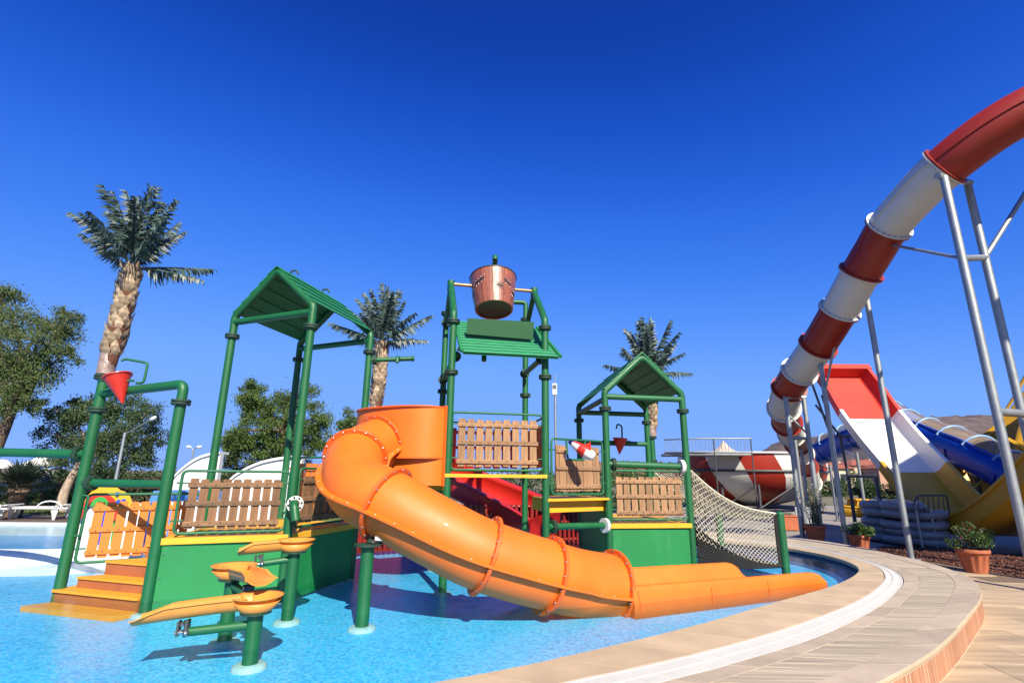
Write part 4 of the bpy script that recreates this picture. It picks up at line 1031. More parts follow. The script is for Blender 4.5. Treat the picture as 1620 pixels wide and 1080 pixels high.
PL3 = palm(b3, h3, 'artificial palm behind the small roof of the right tower', 1.15, 23)
for p, z0 in ((b2, 0), (b3, 0)):
    q = thing('palm_post', V((p.x, p.y, ZF)), 'green pipe post carrying the palm behind the ' + ('left tower' if p is b2 else 'right tower'), 'post', 'palm posts')
    post(V((p.x, p.y, 0)), p.z, q, r=.07, foot=False); collar((p.x, p.y, p.z - .02), q, .07, R_=.12); collar((p.x, p.y, p.z - .62), q, .07, R_=.11)
# ---------------------------------------------------------------- the long red and white tube slide
L1 = thing('tube_slide', gz(1445, 885, ZP), 'very long closed tube slide in red and white bands, high on steel poles', 'water slide')
ct = [(1830, 108, 9.3), (1690, 147, 9.3), (1585, 197, 9.7), (1495, 264, 10.3), (1450, 308, 10.9), (1407, 357, 11.6), (1385, 393, 12.0), (1362, 431, 12.3), (1328, 491, 13.0), (1293, 548, 13.8), (1264, 588, 14.6), (1248, 614, 15.3), (1240, 645, 16.0), (1245, 668, 17.6), (1252, 686, 19.2), (1261, 702, 21.), (1269, 717, 22.6), (1277, 738, 24.4), (1284, 764, 26.0)]
cp_ = [att(*q) for q in ct]; path = resample(crom(cp_, 12), .10); fr_ = frames(path); NP = len(path)
joint = [0, 3, 5, 7, 8, 9, 10, 11, 12, 13, 14, 15, 16, 17, 18]; ji = [near(cp_[j]) if 0 < j < 18 else (0 if j == 0 else NP - 1) for j in joint]
RB, RG = .425, .495
for n_, (a, b) in enumerate(zip(ji, ji[1:])):
    rings = lambda r: [[path[i] + (fr_[i][1] * math.cos(2 * PI * k / 32) + fr_[i][2] * math.sin(2 * PI * k / 32)) * r for k in range(32)] for i in range(a, b + 1)]
    col = REDD if n_ % 2 == 0 else WTUBE
    sec = MB().loft(rings(RB), closed=True).loft(rings(RB - .02), closed=True).build('tube_section', col, L1)
    for i, s_ in ((a, 1), (b, -1)):
        t, x, y = fr_[i]; MB().lathe([(RB - .003, 0), (RG, .0), (RG, .03), (RB - .003, .032)], path[i] + t * s_ * .004, t * s_, 40, smooth=False).build('joint_flange', col, sec)
    if n_ < 8:
        bo = MB()
        for i, s_ in ((a, 1), (b, -1)):
            t, x, y = fr_[i]
            for k in range(22): q = 2 * PI * k / 22; p = path[i] + (x * math.cos(q) + y * math.sin(q)) * (RB + .026) + t * s_ * .034; bo.lathe([(.014, 0), (.014, .01), (0, .012)], p, t * s_, 6)
        uf = upframes(path); 
        for i in range(a + 2, b - 1, 3):
            for sg in (1, -1): bo.lathe([(.014, 0), (.012, .012), (0, .014)], path[i] + uf[i][1] * sg * RB, uf[i][1] * sg, 6)
        bo.build('bolts', DKSTEEL, sec)['kind'] = 'stuff'
        for sg in (1, -1):
            rg = []
            for i in range(a, b + 1): t, sd, u = uf[i]; c = path[i] + sd * sg * (RB - .006); rg.append([c + u * .012, c + sd * sg * .03 + u * .012, c + sd * sg * .03 - u * .012, c - u * .012])
            MB().loft(rg, closed=True).build('seam', col, sec)
# supports
def steel(name, segs, label, grp, loc=None, m=None):
    base = min((p for s_ in segs for p in s_[:2]), key=lambda p: p.z); T_ = thing(name, V((base.x, base.y, ZP)), label, 'support', grp)
    for s_ in segs:
        p, q, r = s_[:3]; nm = s_[3] if len(s_) > 3 else 'pole'
        MB().tube([p, q], r, 14).build(nm, m or GALV, T_)
        for e in (p, q):
            if nm == 'pole' and abs(e.z - ZP) < .05: MB().box(V((e.x, e.y, ZP + .012)), (r * 4, r * 4, .024), bev=.004).build('base_plate', m or GALV, T_)
    return T_
def vert(u, v, t, z0=ZP): p = att(u, v, t); return p, V((p.x, p.y, z0))
GS = 'steel supports of the red and white slide'
a, a0 = gz(1442, 885, ZP), None
top = V((a.x, a.y, pz_on(1371, 452, a))); steel('slide_support', [(top, V((a.x, a.y, ZP)), .062), (top + V((-.22, 0, .02)), top + V((.22, 0, .02)), .05, 'saddle')], 'tall single steel pole rising from the corner of the mulch bed', GS)
a, a0 = vert(1493, 280, 9.9); b, b0 = vert(1530, 288, 10.6); xb = lambda p, v_: V((p.x, p.y, v_))
ha = pz_on(1540, 405, a); hb = pz_on(1556, 408, b); hl = pz_on(1588, 650, a)
steel('slide_support', [(a, a0, .07), (b, b0, .07), (a + V((-.15, -.03, 0)), b + V((.1, .03, 0)), .06, 'beam'), (xb(a, ha), xb(b, hb), .06, 'beam'), (xb(a, hl), xb(b, hl) + V((.7, 0, 0)), .07, 'beam'), (xb(a, ha), path[ji[2]] + V((0, 0, -.46)), .03, 'tie_rod'), (xb(b, hb), att(1660, 245, 10.6), .045, 'tie_rod')], 'big twin-legged steel frame nearest the viewer at the right', GS)
a, a0 = vert(1297, 566, 13.7); steel('slide_support', [(a, a0, .06), (att(1327, 510, 13.2), xb(a, pz_on(1309, 622, a)), .03, 'tie_rod')], 'slim steel pole with slanted tie rod beside the middle planter', GS)
a, a0 = vert(1243, 629, 15.0); b, b0 = vert(1271, 628, 15.0); z1 = pz_on(1250, 693, a)
steel('slide_support', [(a, a0, .065), (b, b0, .065), (a - V((.06, 0, 0)), b + V((.06, 0, 0)), .06, 'beam'), (xb(a, z1), xb(b, z1), .045, 'beam'), (xb(a, pz_on(1246, 655, a)), xb(b, z1 + .1), .03, 'brace')], 'steel H frame over the large brown planter', GS)
a, a0 = vert(1256, 682, 18.0); b, b0 = vert(1266, 700, 20.0)
steel('slide_support', [(a, a0, .06), (b, b0, .05), (xb(a, a.z - .4), xb(b, a.z - .4), .03, 'beam')], 'pair of thin steel legs behind the H frame', GS)
for u, v, t, lb in ((1313, 735, 21.5, 'short thin steel leg left of the dark frame'), (1355, 715, 20.5, 'thin steel leg behind the flowering pot')):
    a, a0 = vert(u, v, t); steel('blue_slide_leg', [(a, a0, .06), (xb(a, a.z - .2), att(u - 18, v - 2, t + 1.5), .03, 'brace')], lb, 'steel legs of the blue slide')

# ---------------------------------------------------------------- boomerang slide: red, white and yellow bands
L2 = thing('boomerang_slide', gz(1500, 850, ZP), 'wide steep open slide banded red, white and yellow, curving up to the right', 'water slide')
bp_ = [att(1325, 597, 19.6), att(1347, 628, 18.8), att(1369, 663, 17.9), att(1403, 707, 16.9), att(1439, 748, 15.9), att(1480, 797, 14.9), att(1522, 829, 14.0), att(1566, 844, 13.2), att(1614, 830, 12.4), att(1670, 790, 11.7), att(1745, 715, 11.0)]
path = resample(crom(bp_, 12), .12); NP = len(path); UF = upframes(path); HW = .95
Lh = V((path[NP // 2] - path[0]).to_tuple()); Lh.z = 0; Lh.normalize(); SIDE = V((Lh.y, -Lh.x, 0))
def uring(i, th=.05, wall=.46):
    t = UF[i][0]; sd = SIDE; u = sd.cross(t); u = u if u.z > 0 else -u; c = path[i]
    P = lambda x, z: c + sd * x + u * z
    return [P(-HW - .10, wall), P(-HW + .02, wall), P(-HW + .06, .12), P(-HW + .18, 0), P(HW - .18, 0), P(HW - .06, .12), P(HW - .02, wall), P(HW + .10, wall), P(HW + .10, wall - .06), P(HW + .04, wall - .07), P(HW, .08), P(HW - .16, -th), P(-HW + .16, -th), P(-HW, .08), P(-HW - .04, wall - .07), P(-HW - .10, wall - .06)]
i1, i2 = near(att(1369, 663, 17.9)), near(att(1439, 746, 15.9))
nseg = [(0, i1, REDB, 'red_section'), (i1, i2, WHITE, 'white_section')]; k = i2
while k < NP - 1: nseg.append((k, min(k + 22, NP - 1), YELS, 'yellow_section')); k = min(k + 22, NP - 1)
for a, b, m_, nm in nseg:
    o = MB().loft([uring(i) for i in range(a, b + 1)], closed=True, endcaps=True).build(nm, m_, L2); split(o)
t = UF[0][0]; u = SIDE.cross(t); u = u if u.z > 0 else -u; c = path[0] - t * .03
MB().box(c + u * .22, (2 * HW + .2, .5, .05), (SIDE, u, t)).build('head_wall', REDB, L2)
MB().box(c + u * .44 - t * .1, (2 * HW + .3, .07, .22), (SIDE, u, t)).build('head_rim', REDB, L2)
for k, (u_, v_, t_, ub, tb) in enumerate(((1340, 740, 16.8, 1354, 16.6), (1385, 752, 15.7, 1398, 15.5))):
    a, a0 = vert(u_, v_, t_); MB().tube([a, a0], .055, 12).build('leg', DKSTEEL, L2)
a, _ = vert(1343, 753, 16.7); b, _ = vert(1385, 753, 15.7); MB().tube([a, b], .045, 10).build('cross_beam', DKSTEEL, L2)
for (u0_, v0_, t0_), (u1_, v1_, t1_) in (((1284, 605, 19.4), (1320, 705, 18.6)), ((1290, 640, 19.2), (1330, 690, 18.8)), ((1300, 625, 19.2), (1312, 660, 18.9)), ((1318, 690, 18.8), (1345, 690, 18.2)), ((1328, 685, 18.7), (1342, 755, 18.2))):
    MB().tube([att(u0_, v0_, t0_), att(u1_, v1_, t1_)], .04, 8).build('lattice_bar', DKSTEEL, L2)

# ---------------------------------------------------------------- blue raft slide with hoops, yellow slides
CANOPY = bpy.data.materials.new('tinted canopy'); CANOPY.use_nodes = True
n = CANOPY.node_tree.nodes; Lk = CANOPY.node_tree.links; b_ = n['Principled BSDF']; b_.inputs['Base Color'].default_value = (.42, .32, .22, 1); b_.inputs['Roughness'].default_value = .25
tr = n.new('ShaderNodeBsdfTransparent'); tr.inputs[0].default_value = (.9, .85, .78, 1); mx = n.new('ShaderNodeMixShader'); mx.inputs[0].default_value = .38
Lk.new(tr.outputs[0], mx.inputs[1]); Lk.new(b_.outputs[0], mx.inputs[2]); Lk.new(mx.outputs[0], n['Material Output'].inputs[0])
def channel(name, label, pts, r, m, hoops=0, canopy=False, cat='water slide', wall=.30):
    path = resample(crom(pts, 10), .15); UF = upframes(path); N = len(path); T_ = thing(name, V((path[-1].x, path[-1].y, ZP)), label, cat)
    def ring(i, r_, q0, q1, n=14): t, s_, u = UF[i]; return [path[i] + (s_ * math.cos(q0 + (q1 - q0) * k / n) + u * math.sin(q0 + (q1 - q0) * k / n)) * r_ for k in range(n + 1)]
    seg = 14; k = 0
    while k < N - 1:
        e = min(k + seg, N - 1)
        MB().loft([ring(i, r, -wall - PI + 2 * wall, wall, 14)[::1] + ring(i, r - .04, wall, -wall - PI + 2 * wall, 14) for i in range(k, e + 1)], closed=True).build('channel', m, T_)
        t, s_, u = UF[e]; MB().loft([ring(i, r + .05, -PI - wall * .0, 0.0) for i in (max(e - 1, 0), e)]).build('joint_flange', m, T_); k = e
    for sg in (0, 1):
        q = [ring(i, r, wall, PI - wall, 1)[sg] for i in range(N)]; MB().tube(q, .05, 8).build('rim', m, T_)
    if hoops:
        ids = [int(i * (N - 1) / (hoops - 1)) for i in range(hoops)]
        for i in ids: MB().tube(ring(i, r + .02, wall - .2, PI - wall + .2, 16), .045, 8, smooth=True).build('hoop', BLUEL, T_)
        for a, b in list(zip(ids, ids[1:])): MB().loft([ring(i, r, wall, PI - wall, 14) for i in range(a, b + 1)]).build('canopy_pane', CANOPY, T_)
    return T_, path
ch, pth = channel('raft_slide', 'blue raft slide with tan see-through hooped canopy descending right', [att(1405, 658, 24), att(1440, 678, 22.5), att(1490, 697, 21), att(1540, 716, 19.5), att(1590, 742, 18.2), att(1650, 775, 17)], .74, BLUES, 7, wall=.75)
for i in (12, 30, 45):
    if i < len(pth): MB().tube([pth[i] - V((0, 0, .6)), V((pth[i].x, pth[i].y, ZP))], .06, 10).build('leg', DKSTEEL, ch)
ch2, _ = channel('raft_slide', 'short blue slide with hooped canopy left of the boomerang slide', [att(1262, 730, 29), att(1300, 712, 27.5), att(1330, 698, 26.5), att(1372, 682, 25)], .68, BLUES, 5)
channel('yellow_slide', 'yellow flume curling down behind the blue raft slide at right', [att(1680, 545, 19), att(1625, 630, 19.5), att(1578, 695, 19.8), att(1540, 748, 19.6), att(1508, 778, 19), att(1480, 796, 18.6)], .85, YELS)
channel('yellow_slide', 'long level yellow flume running low behind the planters', [att(1330, 803, 24), att(1360, 806, 23.5), att(1400, 804, 23), att(1440, 800, 22.6)], .40, YELS)
bx = thing('slide_entry_box', att(1366, 803, 25.5), 'small bright yellow box above the low yellow flume', 'slide part'); MB().prism([att(1355, 803, 25.5), att(1376, 803, 25.5), att(1373, 790, 25.5), att(1357, 790, 25.5)], (0, .8, 0)).build('shell', YELLOW, bx); MB().prism([att(1354, 791, 25.45), att(1375, 791, 25.45), att(1374, 789, 25.45), att(1355, 789, 25.45)], (0, .9, 0)).build('lid', YELLOW, bx)

# ---------------------------------------------------------------- bowl slide with railed platform
bcx = att(1186, 745, 31); BW = thing('bowl_slide', V((bcx.x, bcx.y, ZP)), 'huge round bowl slide in red and white wedges under a railed platform', 'water slide')
RB_ = 4.1; zr = pz_on(1186, 716, bcx - V((0, RB_, 0))); prof = [(RB_, zr), (RB_, zr - .95), (RB_ - .12, zr - 1.3), (RB_ - .7, zr - 1.95), (RB_ - 1.7, zr - 2.5), (1.2, zr - 2.85), (.5, zr - 2.9)]
nw = 14
for k in range(nw):
    a0, a1 = 2 * PI * k / nw + .1, 2 * PI * (k + 1) / nw + .1
    sweep = .22
    mb = MB(); rings = []
    for (r, z) in prof + [(p[0] - .05, p[1] + .02) for p in prof[::-1]]:
        tw = sweep * (zr - z) / 2; rings.append([V((bcx.x + r * math.cos(a0 + tw + (a1 - a0) * j / 6), bcx.y + r * math.sin(a0 + tw + (a1 - a0) * j / 6), z)) for j in range(7)])
    mb.loft(rings); mb.build('bowl_wedge', REDD if k % 2 else WTUBE, BW)
for z, r in ((zr, RB_ + .06), (zr - .95, RB_ + .03)): MB().tube([V((bcx.x + r * math.cos(2 * PI * k / 60), bcx.y + r * math.sin(2 * PI * k / 60), z)) for k in range(60)], .06, 8, closed=True).build('rim', WTUBE if z == zr else DKSTEEL, BW)
for k in range(12):
    q = 2 * PI * k / 12 + .2; p = V((bcx.x + 3.6 * math.cos(q), bcx.y + 3.6 * math.sin(q), ZP)); MB().tube([p, p + V((0, 0, zr - 1.6 - ZP))], .07, 8).build('leg', DKSTEEL, BW)
    q2 = 2 * PI * (k + 1) / 12 + .2; p2 = V((bcx.x + 3.6 * math.cos(q2), bcx.y + 3.6 * math.sin(q2), zr - 1.7)); MB().tube([p + V((0, 0, .1)), p2], .045, 6).build('brace', DKSTEEL, BW)
PFm = thing('railed_platform', att(1130, 715, 26.5), 'grey steel platform with upright-bar railing in front of the bowl slide', 'platform')
pl = [att(1052, 718, 27.5), att(1085, 713, 26.7), att(1130, 711, 26.3), att(1189, 711, 26.0)]
zf_ = sum(p.z for p in pl) / 4 - .2; pl = [V((p.x, p.y, zf_)) for p in pl]; cv = resample(crom(pl, 8), .16)
MB().prism([p for p in pl] + [pl[-1] + V((.4, 2.2, 0)), pl[0] + V((.4, 2.2, 0))], (0, 0, .12)).build('floor', GALV, PFm)
for h in (.15, .82): MB().tube([p + V((0, 0, h)) for p in cv], .035, 8).build('rail', GALV, PFm)
for p in cv: MB().tube([p + V((0, 0, .12)), p + V((0, 0, .82))], .016, 5).build('railing_bar', GALV, PFm)
for p in (pl[1], pl[2], pl[3]): MB().tube([V((p.x, p.y, ZP)), p + V((0, 0, .82))], .035, 8).build('pole', DKSTEEL, PFm)
PVn = thing('pavilion', att(1146, 745, 42), 'little pavilion with pale pointed roof seen above the railing', 'pavilion')
c = att(1146, 715, 42); r = 1.0; MB().lathe([(0, .95), (.12, .8), (.5, .35), (1.05, .02), (1.05, -.06), (0, -.04)], c, n=8, smooth=False).build('roof', mat('pale shingle', (.55, .46, .36), .8, var=.1), PVn)
for sx in (-1, 1):
    for sy in (-1, 1): MB().tube([c + V((sx * .75, sy * .75, -2.6)), c + V((sx * .75, sy * .75, 0))], .06, 6).build('pole', DKSTEEL, PVn)
MB().box(c + V((0, 0, -1.4)), (3.6, 2.4, 1.5), bev=.02).build('wall', mat('salmon plaster', (.50, .32, .24), .85, var=.1), PVn)

# ---------------------------------------------------------------- unseen deck on poles, added right of the view to cast shade
ST = thing('shade_deck', V((18, 7, ZP)), 'unseen broad deck on tall steel poles, added to shade the right background', 'tower')
zt = 8.6; fp = [(10.5, 4.3), (11.9, 3.7), (15.2, 2.3), (23, .6), (30, 12.6), (18.5, 12), (14.4, 8.0)]
MB().prism([V((x, y, zt)) for x, y in fp], (0, 0, .25)).build('deck', DKSTEEL, ST)
for x, y in ((12.1, 4.4), (16, 3.2), (22, 2.2), (19, 11.6), (27, 11.6)): MB().tube([V((x, y, ZP)), V((x, y, zt))], .11, 12).build('pole', GALV, ST)

# ---------------------------------------------------------------- rafts, barrier, planters, mulch
RAFT = mat('grey blue raft vinyl', (.24, .25, .27), .35, var=.1); RY = mat('yellow ring vinyl', (.62, .40, .02), .35); RBl = mat('blue ring vinyl', (.02, .08, .5), .35)
def torus(R_, r, m, nm):
    mb = MB(); mb.tube([V((R_ * math.cos(2 * PI * k / 28), R_ * math.sin(2 * PI * k / 28), 0)) for k in range(28)], r, 12, closed=True); me = mb.mesh(nm, recalc=False); me.materials.append(m); return me
hm = MB(); hm.tube(bend([V((-.07, 0, 0)), V((-.07, 0, .05)), V((.07, 0, .05)), V((.07, 0, 0))], .03), .012, 6); HM = hm.mesh('handle', recalc=False); HM.materials.append(WHITE)
tm = torus(.42, .115, RAFT, 'raft')
wd = ['lowest', 'second from the bottom', 'third from the bottom', 'fourth from the bottom', 'fifth from the bottom', 'topmost']
for j, (u0, Y0, nn) in enumerate(((1400, 15.2, 5), (1432, 14.6, 5), (1462, 14.3, 4))):
    g0 = gz(u0, 846, ZP); g0 = V((att(u0, 846, 1).x * Y0 / ray(u0, 846).y, Y0, ZP))
    for k in range(nn):
        c = V((g0.x + random.uniform(-.09, .09), g0.y + random.uniform(-.09, .09), ZP + .115 + .215 * k))
        T_ = thing('raft_ring', c, 'grey blue raft ring, %s in the %s stack' % (wd[k], ('left', 'middle', 'right')[j]), 'raft', 'stacked grey raft rings')
        put('tube', tm, T_, Matrix.Translation(c) @ Matrix.Rotation(random.uniform(-.09, .09), 4, 'X') @ Matrix.Rotation(random.uniform(-.09, .09), 4, 'Y'))
        for q in (-1.9, -1.2, 1.2): put('handle', HM, T_, Matrix.Translation(c + V((.42 * math.cos(q), .42 * math.sin(q), .11))) @ Matrix.Rotation(q + PI / 2, 4, 'Z'))
ty, tb_ = torus(.40, .12, RY, 'ring'), torus(.40, .12, RBl, 'ring')
for k in range(5):
    c = V((12.35 + random.uniform(-.05, .05), 12.4, ZP + .12 + .225 * k)); T_ = thing('swim_ring', c, ['lowest yellow swim ring in the pile at the right edge', 'second yellow swim ring, under the blue one at the right edge', 'the blue swim ring in the yellow pile at right', 'yellow swim ring lying on the blue ring at right', 'topmost yellow swim ring of the right pile'][k], 'swim ring', 'swim rings at the right edge')
    put('tube', tb_ if k == 2 else ty, T_, Matrix.Translation(c)); 
BR_ = thing('queue_barrier', gz(1470, 855, ZP), 'thin grey metal barrier in the shade before the boomerang slide', 'barrier')
q = [att(1441, 806, 13.2), att(1452, 783, 13.2), att(1497, 783, 13.2), att(1503, 812, 13.2)]; MB().tube(bend(q + [q[0]], .05), .022, 8).build('rail', DKSTEEL, BR_)
for k in range(6): u_ = 1452 + k * 8; MB().tube([att(u_, 784, 13.2), att(u_ + 2, 811, 13.2)], .010, 6).build('barrier_bar', DKSTEEL, BR_)
for u_, ub in ((1449, 1458), (1472, 1484)): p = att(u_, 806, 13.2); MB().tube([p, V((p.x, p.y, ZP))], .03, 8).build('leg', GALV, BR_)
sgn = thing('grey_board', gz(1275, 838, ZP), 'plain light grey board standing behind the tall planter', 'board'); p = att(1276, 815, 17.5); MB().box(p, (.75, .03, .55), bev=.004).build('panel', mat('grey board paint', (.32, .34, .38), .6), sgn)
for s_ in (-.3, .3): MB().tube([p + V((s_, .03, .25)), V((p.x + s_, p.y + .03, ZP))], .03, 8).build('leg', GALV, sgn)
PLANT = leafmat('pot plant leaf', (.075, .14, .025), .5, .45, .3); FLOW = mat('red flower', (.6, .02, .02), .5); TWIG = mat('dry twig', (.20, .17, .12), .8, var=.2, vscale=20); FLOWY = mat('white flower', (.7, .62, .5), .6)
def leaves(mb, c, rx, ry, rz, n, size, r_, hang=0.0, shell=.5):
    P = r_.normal(size=(n, 3)); P /= np.linalg.norm(P, axis=1)[:, None]; rad = r_.random(n) ** (1 / 3); rad = shell + (1 - shell) * rad if shell else rad
    P = P * rad[:, None] * np.array([rx, ry, rz]) + np.array(c)
    quads(mb, P, size, r_, hang)
def quads(mb, P, size, r_, hang=0.0, asp=.42):
    n = len(P); d = r_.normal(size=(n, 3)); d[:, 2] -= hang; d /= np.linalg.norm(d, axis=1)[:, None]
    w_ = np.cross(d, r_.normal(size=(n, 3))); w_ /= np.linalg.norm(w_, axis=1)[:, None] + 1e-9
    s_ = size * r_.uniform(.65, 1.3, n)[:, None]; nn = np.cross(d, w_) * s_ * .12
    a = P - d * s_ * .5; b = P + w_ * s_ * asp * .5 + nn; c = P + d * s_ * .5; e = P - w_ * s_ * asp * .5 + nn
    o = len(mb.v); A_ = np.stack([a, b, c, e], 1).reshape(-1, 3); mb.v.extend(map(tuple, A_.tolist()))
    mb.f.extend([(o + 4 * i, o + 4 * i + 1, o + 4 * i + 2, o + 4 * i + 3) for i in range(n)]); mb.sm.extend([False] * n)
def planter(base, rt, h, label, fluted=True, pl=None, seed=0):
    r_ = np.random.default_rng(seed); T_ = thing('potted_plant', base, label, 'potted plant', 'terracotta planters')
    rb = rt * .68; n = 48; rings = []
    prof = [(rb * .96, 0), (rb, .02), (rb + (rt - rb) * .80, h * .80), (rt * 1.0, h * .82), (rt * 1.06, h * .86), (rt * 1.06, h * .97), (rt * 1.03, h), (rt * .93, h), (rt * .90, h * .85)]
    for r, z in prof:
        rings.append([V((base.x + r * math.cos(2 * PI * k / n) * (1 + (.035 * (1 if k % 4 < 2 else -1) if fluted and .1 * h < z < .81 * h else 0)), base.y + r * math.sin(2 * PI * k / n) * (1 + (.035 * (1 if k % 4 < 2 else -1) if fluted and .1 * h < z < .81 * h else 0)), base.z + z)) for k in range(n)])
    if fluted: rings.insert(2, [p.lerp(q, .12) for p, q in zip(rings[1], rings[2])]); rings[2] = [V((base.x + (p.x - base.x) * (1 + (.035 if k % 4 < 2 else -.035)), base.y + (p.y - base.y) * (1 + (.035 if k % 4 < 2 else -.035)), p.z)) for k, p in enumerate(rings[2])]
    split(MB().loft(rings, closed=True).build('pot', TERRA, T_)); MB().lathe([(0, h * .9), (rt * .91, h * .88)], base, n=20).build('soil', SOIL, T_)
    return T_, r_
P_ = gz(1545, 905, ZP); t_, r_ = planter(P_, .25, .42, 'nearest terracotta pot with bushy plant and small red flowers on the mulch', True, seed=1)
mb = MB(); c = P_ + V((0, 0, .62))
for k in range(22):
    a = r_.normal(size=3) * np.array([.15, .15, .10]); leaves(mb, (c.x + a[0], c.y + a[1], c.z + a[2]), .12, .12, .10, 70, .055, r_)
mb.build('foliage', PLANT, t_, recalc=False); st = MB()
for k in range(14): q = r_.uniform(0, 6.28); st.tube([P_ + V((0, 0, .36)), c + V((.2 * math.cos(q), .2 * math.sin(q), r_.uniform(-.05, .2)))], .006, 5)
st.build('stems', TWIG, t_, recalc=False)
for k in range(9):
    q = c + V((r_.normal() * .16, r_.normal() * .16 - .08, r_.uniform(-.05, .26))); f = MB(); leaves(f, q, .018, .018, .018, 10, .028, r_); f.build('flower', FLOW, t_, recalc=False)
P_ = gz(1362, 871, ZP); t_, r_ = planter(P_, .23, .37, 'middle terracotta pot with low leafy plant beside the slim pole', True, seed=2); mb = MB()
for k in range(16): a = r_.normal(size=3) * np.array([.14, .14, .05]); leaves(mb, (P_.x + a[0], P_.y + a[1], P_.z + .48 + a[2]), .10, .10, .08, 60, .07, r_)
mb.build('foliage', PLANT, t_, recalc=False)
P_ = gz(1292, 859, ZP); t_, r_ = planter(P_, .27, .47, 'large plain brown pot with tall sparse twiggy shrub under the H frame', False, seed=3); st = MB(); lf = MB(); fl = MB()
for k in range(26):
    q = r_.uniform(0, 6.28); rr = r_.uniform(.05, .42); h = r_.uniform(.7, 1.35); e = P_ + V((rr * math.cos(q), rr * math.sin(q), h + .3)); m_ = P_.lerp(e, .5) + V((-.03 * math.cos(q), 0, .08)); pth = crom([P_ + V((.08 * math.cos(q), .08 * math.sin(q), .4)), m_, e], 5)
    st.tube(pth, [.011 - .0008 * i for i in range(len(pth))], 5)
    for j in range(3, len(pth)): leaves(lf, pth[j], .06, .06, .06, 5, .05, r_)
    if k % 4 == 0: leaves(fl, e, .03, .03, .03, 8, .04, r_)
st.build('stems', TWIG, t_, recalc=False); lf.build('foliage', PLANT, t_, recalc=False); fl.build('blossoms', FLOWY, t_, recalc=False)
P_ = gz(1246, 838, ZP) ; T_ = thing('planter_box', P_, 'small square orange planter box beyond the climbing net', 'planter')
MB().box(P_ + V((0, 0, .22)), (.55, .45, .44), bev=.02).build('box', TERRA, T_); MB().box(P_ + V((0, 0, .45)), (.60, .50, .05), bev=.01).build('rim', TERRA, T_)
mb = MB(); leaves(mb, P_ + V((0, 0, .5)), .22, .18, .06, 160, .05, rng); mb.build('foliage', PLANT, T_, recalc=False)
# mulch bed with drip hoses
mp = MB(); mp.add([V((p.x, p.y, ZP - .003)) for p in MULCH], [tuple(range(len(MULCH)))]); MUL = mat('red brown mulch', (.13, .05, .03), .95, var=.5, vscale=25, bump=.8, bscale=50); struct(mp.build('mulch_bed', MUL))
ch_ = MB(); xs = [p.x for p in MULCH]; ys = [p.y for p in MULCH]; nn = 0; CHIP = mat('mulch chips', (.15, .055, .035), .9, island=.6, var=.3, vscale=30)
while nn < 5200:
    x, y = random.uniform(min(xs), max(xs)), random.uniform(min(ys), max(ys))
    if x > y + 1.2 or not inpoly(x, y, MULCH): continue
    nn += 1; a = V((random.gauss(0, 1), random.gauss(0, 1), random.gauss(0, .5))).normalized(); b_ = a.cross(V((random.gauss(0, 1), random.gauss(0, 1), random.gauss(0, 1)))).normalized(); s_ = random.uniform(.012, .035); c = V((x, y, ZP + .008)); k_ = .4 * s_; n_ = a.cross(b_) * .006
    ch_.add([c - a * s_ - b_ * k_, c + a * s_ - b_ * k_, c + a * s_ + b_ * k_, c - a * s_ + b_ * k_ + n_, c + n_ * 2], [(0, 1, 4), (1, 2, 4), (2, 3, 4), (3, 0, 4)])
stuff(ch_.build('mulch_chips', CHIP, recalc=False))
nm_ = ['hose nearest the walk', 'second', 'third', 'farthest']
for k, (v0, v1) in enumerate(((884, 912), (876, 898), (871, 889), (867, 880))):
    p0, p1 = gz(1425 - 12 * k, v0 - 8 + 2 * k, ZP), gz(1640, v1, ZP); pts = [p0.lerp(p1, t / 8) + V((0, .06 * math.sin(t * 1.7 + k), .012)) for t in range(9)]
    tag(MB().tube(crom(pts, 4), .012, 6).build('drip_hose', BLACK), ['black drip hose nearest the walk on the red mulch', 'black drip hose second from the walk', 'black drip hose third from the walk', 'black drip hose at the far side of the mulch'][k], 'hose', 'drip hoses on the mulch')
# ---------------------------------------------------------------- far right: hills, village, trees
HILL = mat('brown scrub hillside', (.115, .082, .072), .95, var=.55, vscale=.055, bump=.6, bscale=.09, dirt=.8, dcol=(.20, .165, .13))
HILL2 = mat('green brown foothill', (.13, .11, .055), .95, var=.5, vscale=.09, dirt=.9, dcol=(.05, .07, .025))
def ridge(name, pts, Y, zb, m, depth=.5, seed=0):
    """hill range: crest line surveyed at distance Y, flanks falling towards and away from the viewer"""
    r_ = np.random.default_rng(seed); crest = resample([at(u, v, Y) for u, v in pts], Y * .012); rings = []
    for p in crest:
        h = p.z - zb; j = r_.normal() * Y * .0012; ring = []
        for t in (0, .12, .25, .4, .6, .8, 1.0): ring.append(V((p.x * (1 - depth * (1 - t)) + 0, p.y * (1 - depth * (1 - t)), zb + (h + j) * (t ** 1.25) + r_.normal() * h * .02 * (1 - t))))
        for t in (.75, .4, 0): ring.append(V((p.x * (1 + .5 * (1 - t)), p.y * (1 + .5 * (1 - t)), zb + h * t)))
        rings.append(ring)
    return struct(MB().loft(rings).build(name, m))
ridge('hill', [(1085, 752), (1120, 742), (1160, 731), (1185, 722), (1205, 714), (1222, 703), (1234, 696), (1250, 692), (1290, 690), (1330, 688), (1375, 682), (1410, 678)], 900, -3, HILL, .45, 1)
ridge('hill', [(1330, 720), (1380, 690), (1430, 668), (1470, 659), (1500, 657), (1560, 656), (1620, 656), (1680, 668), (1800, 690)], 620, -3, HILL, .45, 2)
ridge('foothill', [(1150, 758), (1230, 752), (1300, 742), (1360, 738), (1430, 728), (1500, 722), (1560, 728), (1640, 735), (1760, 745)], 260, -3, HILL2, .4, 3)
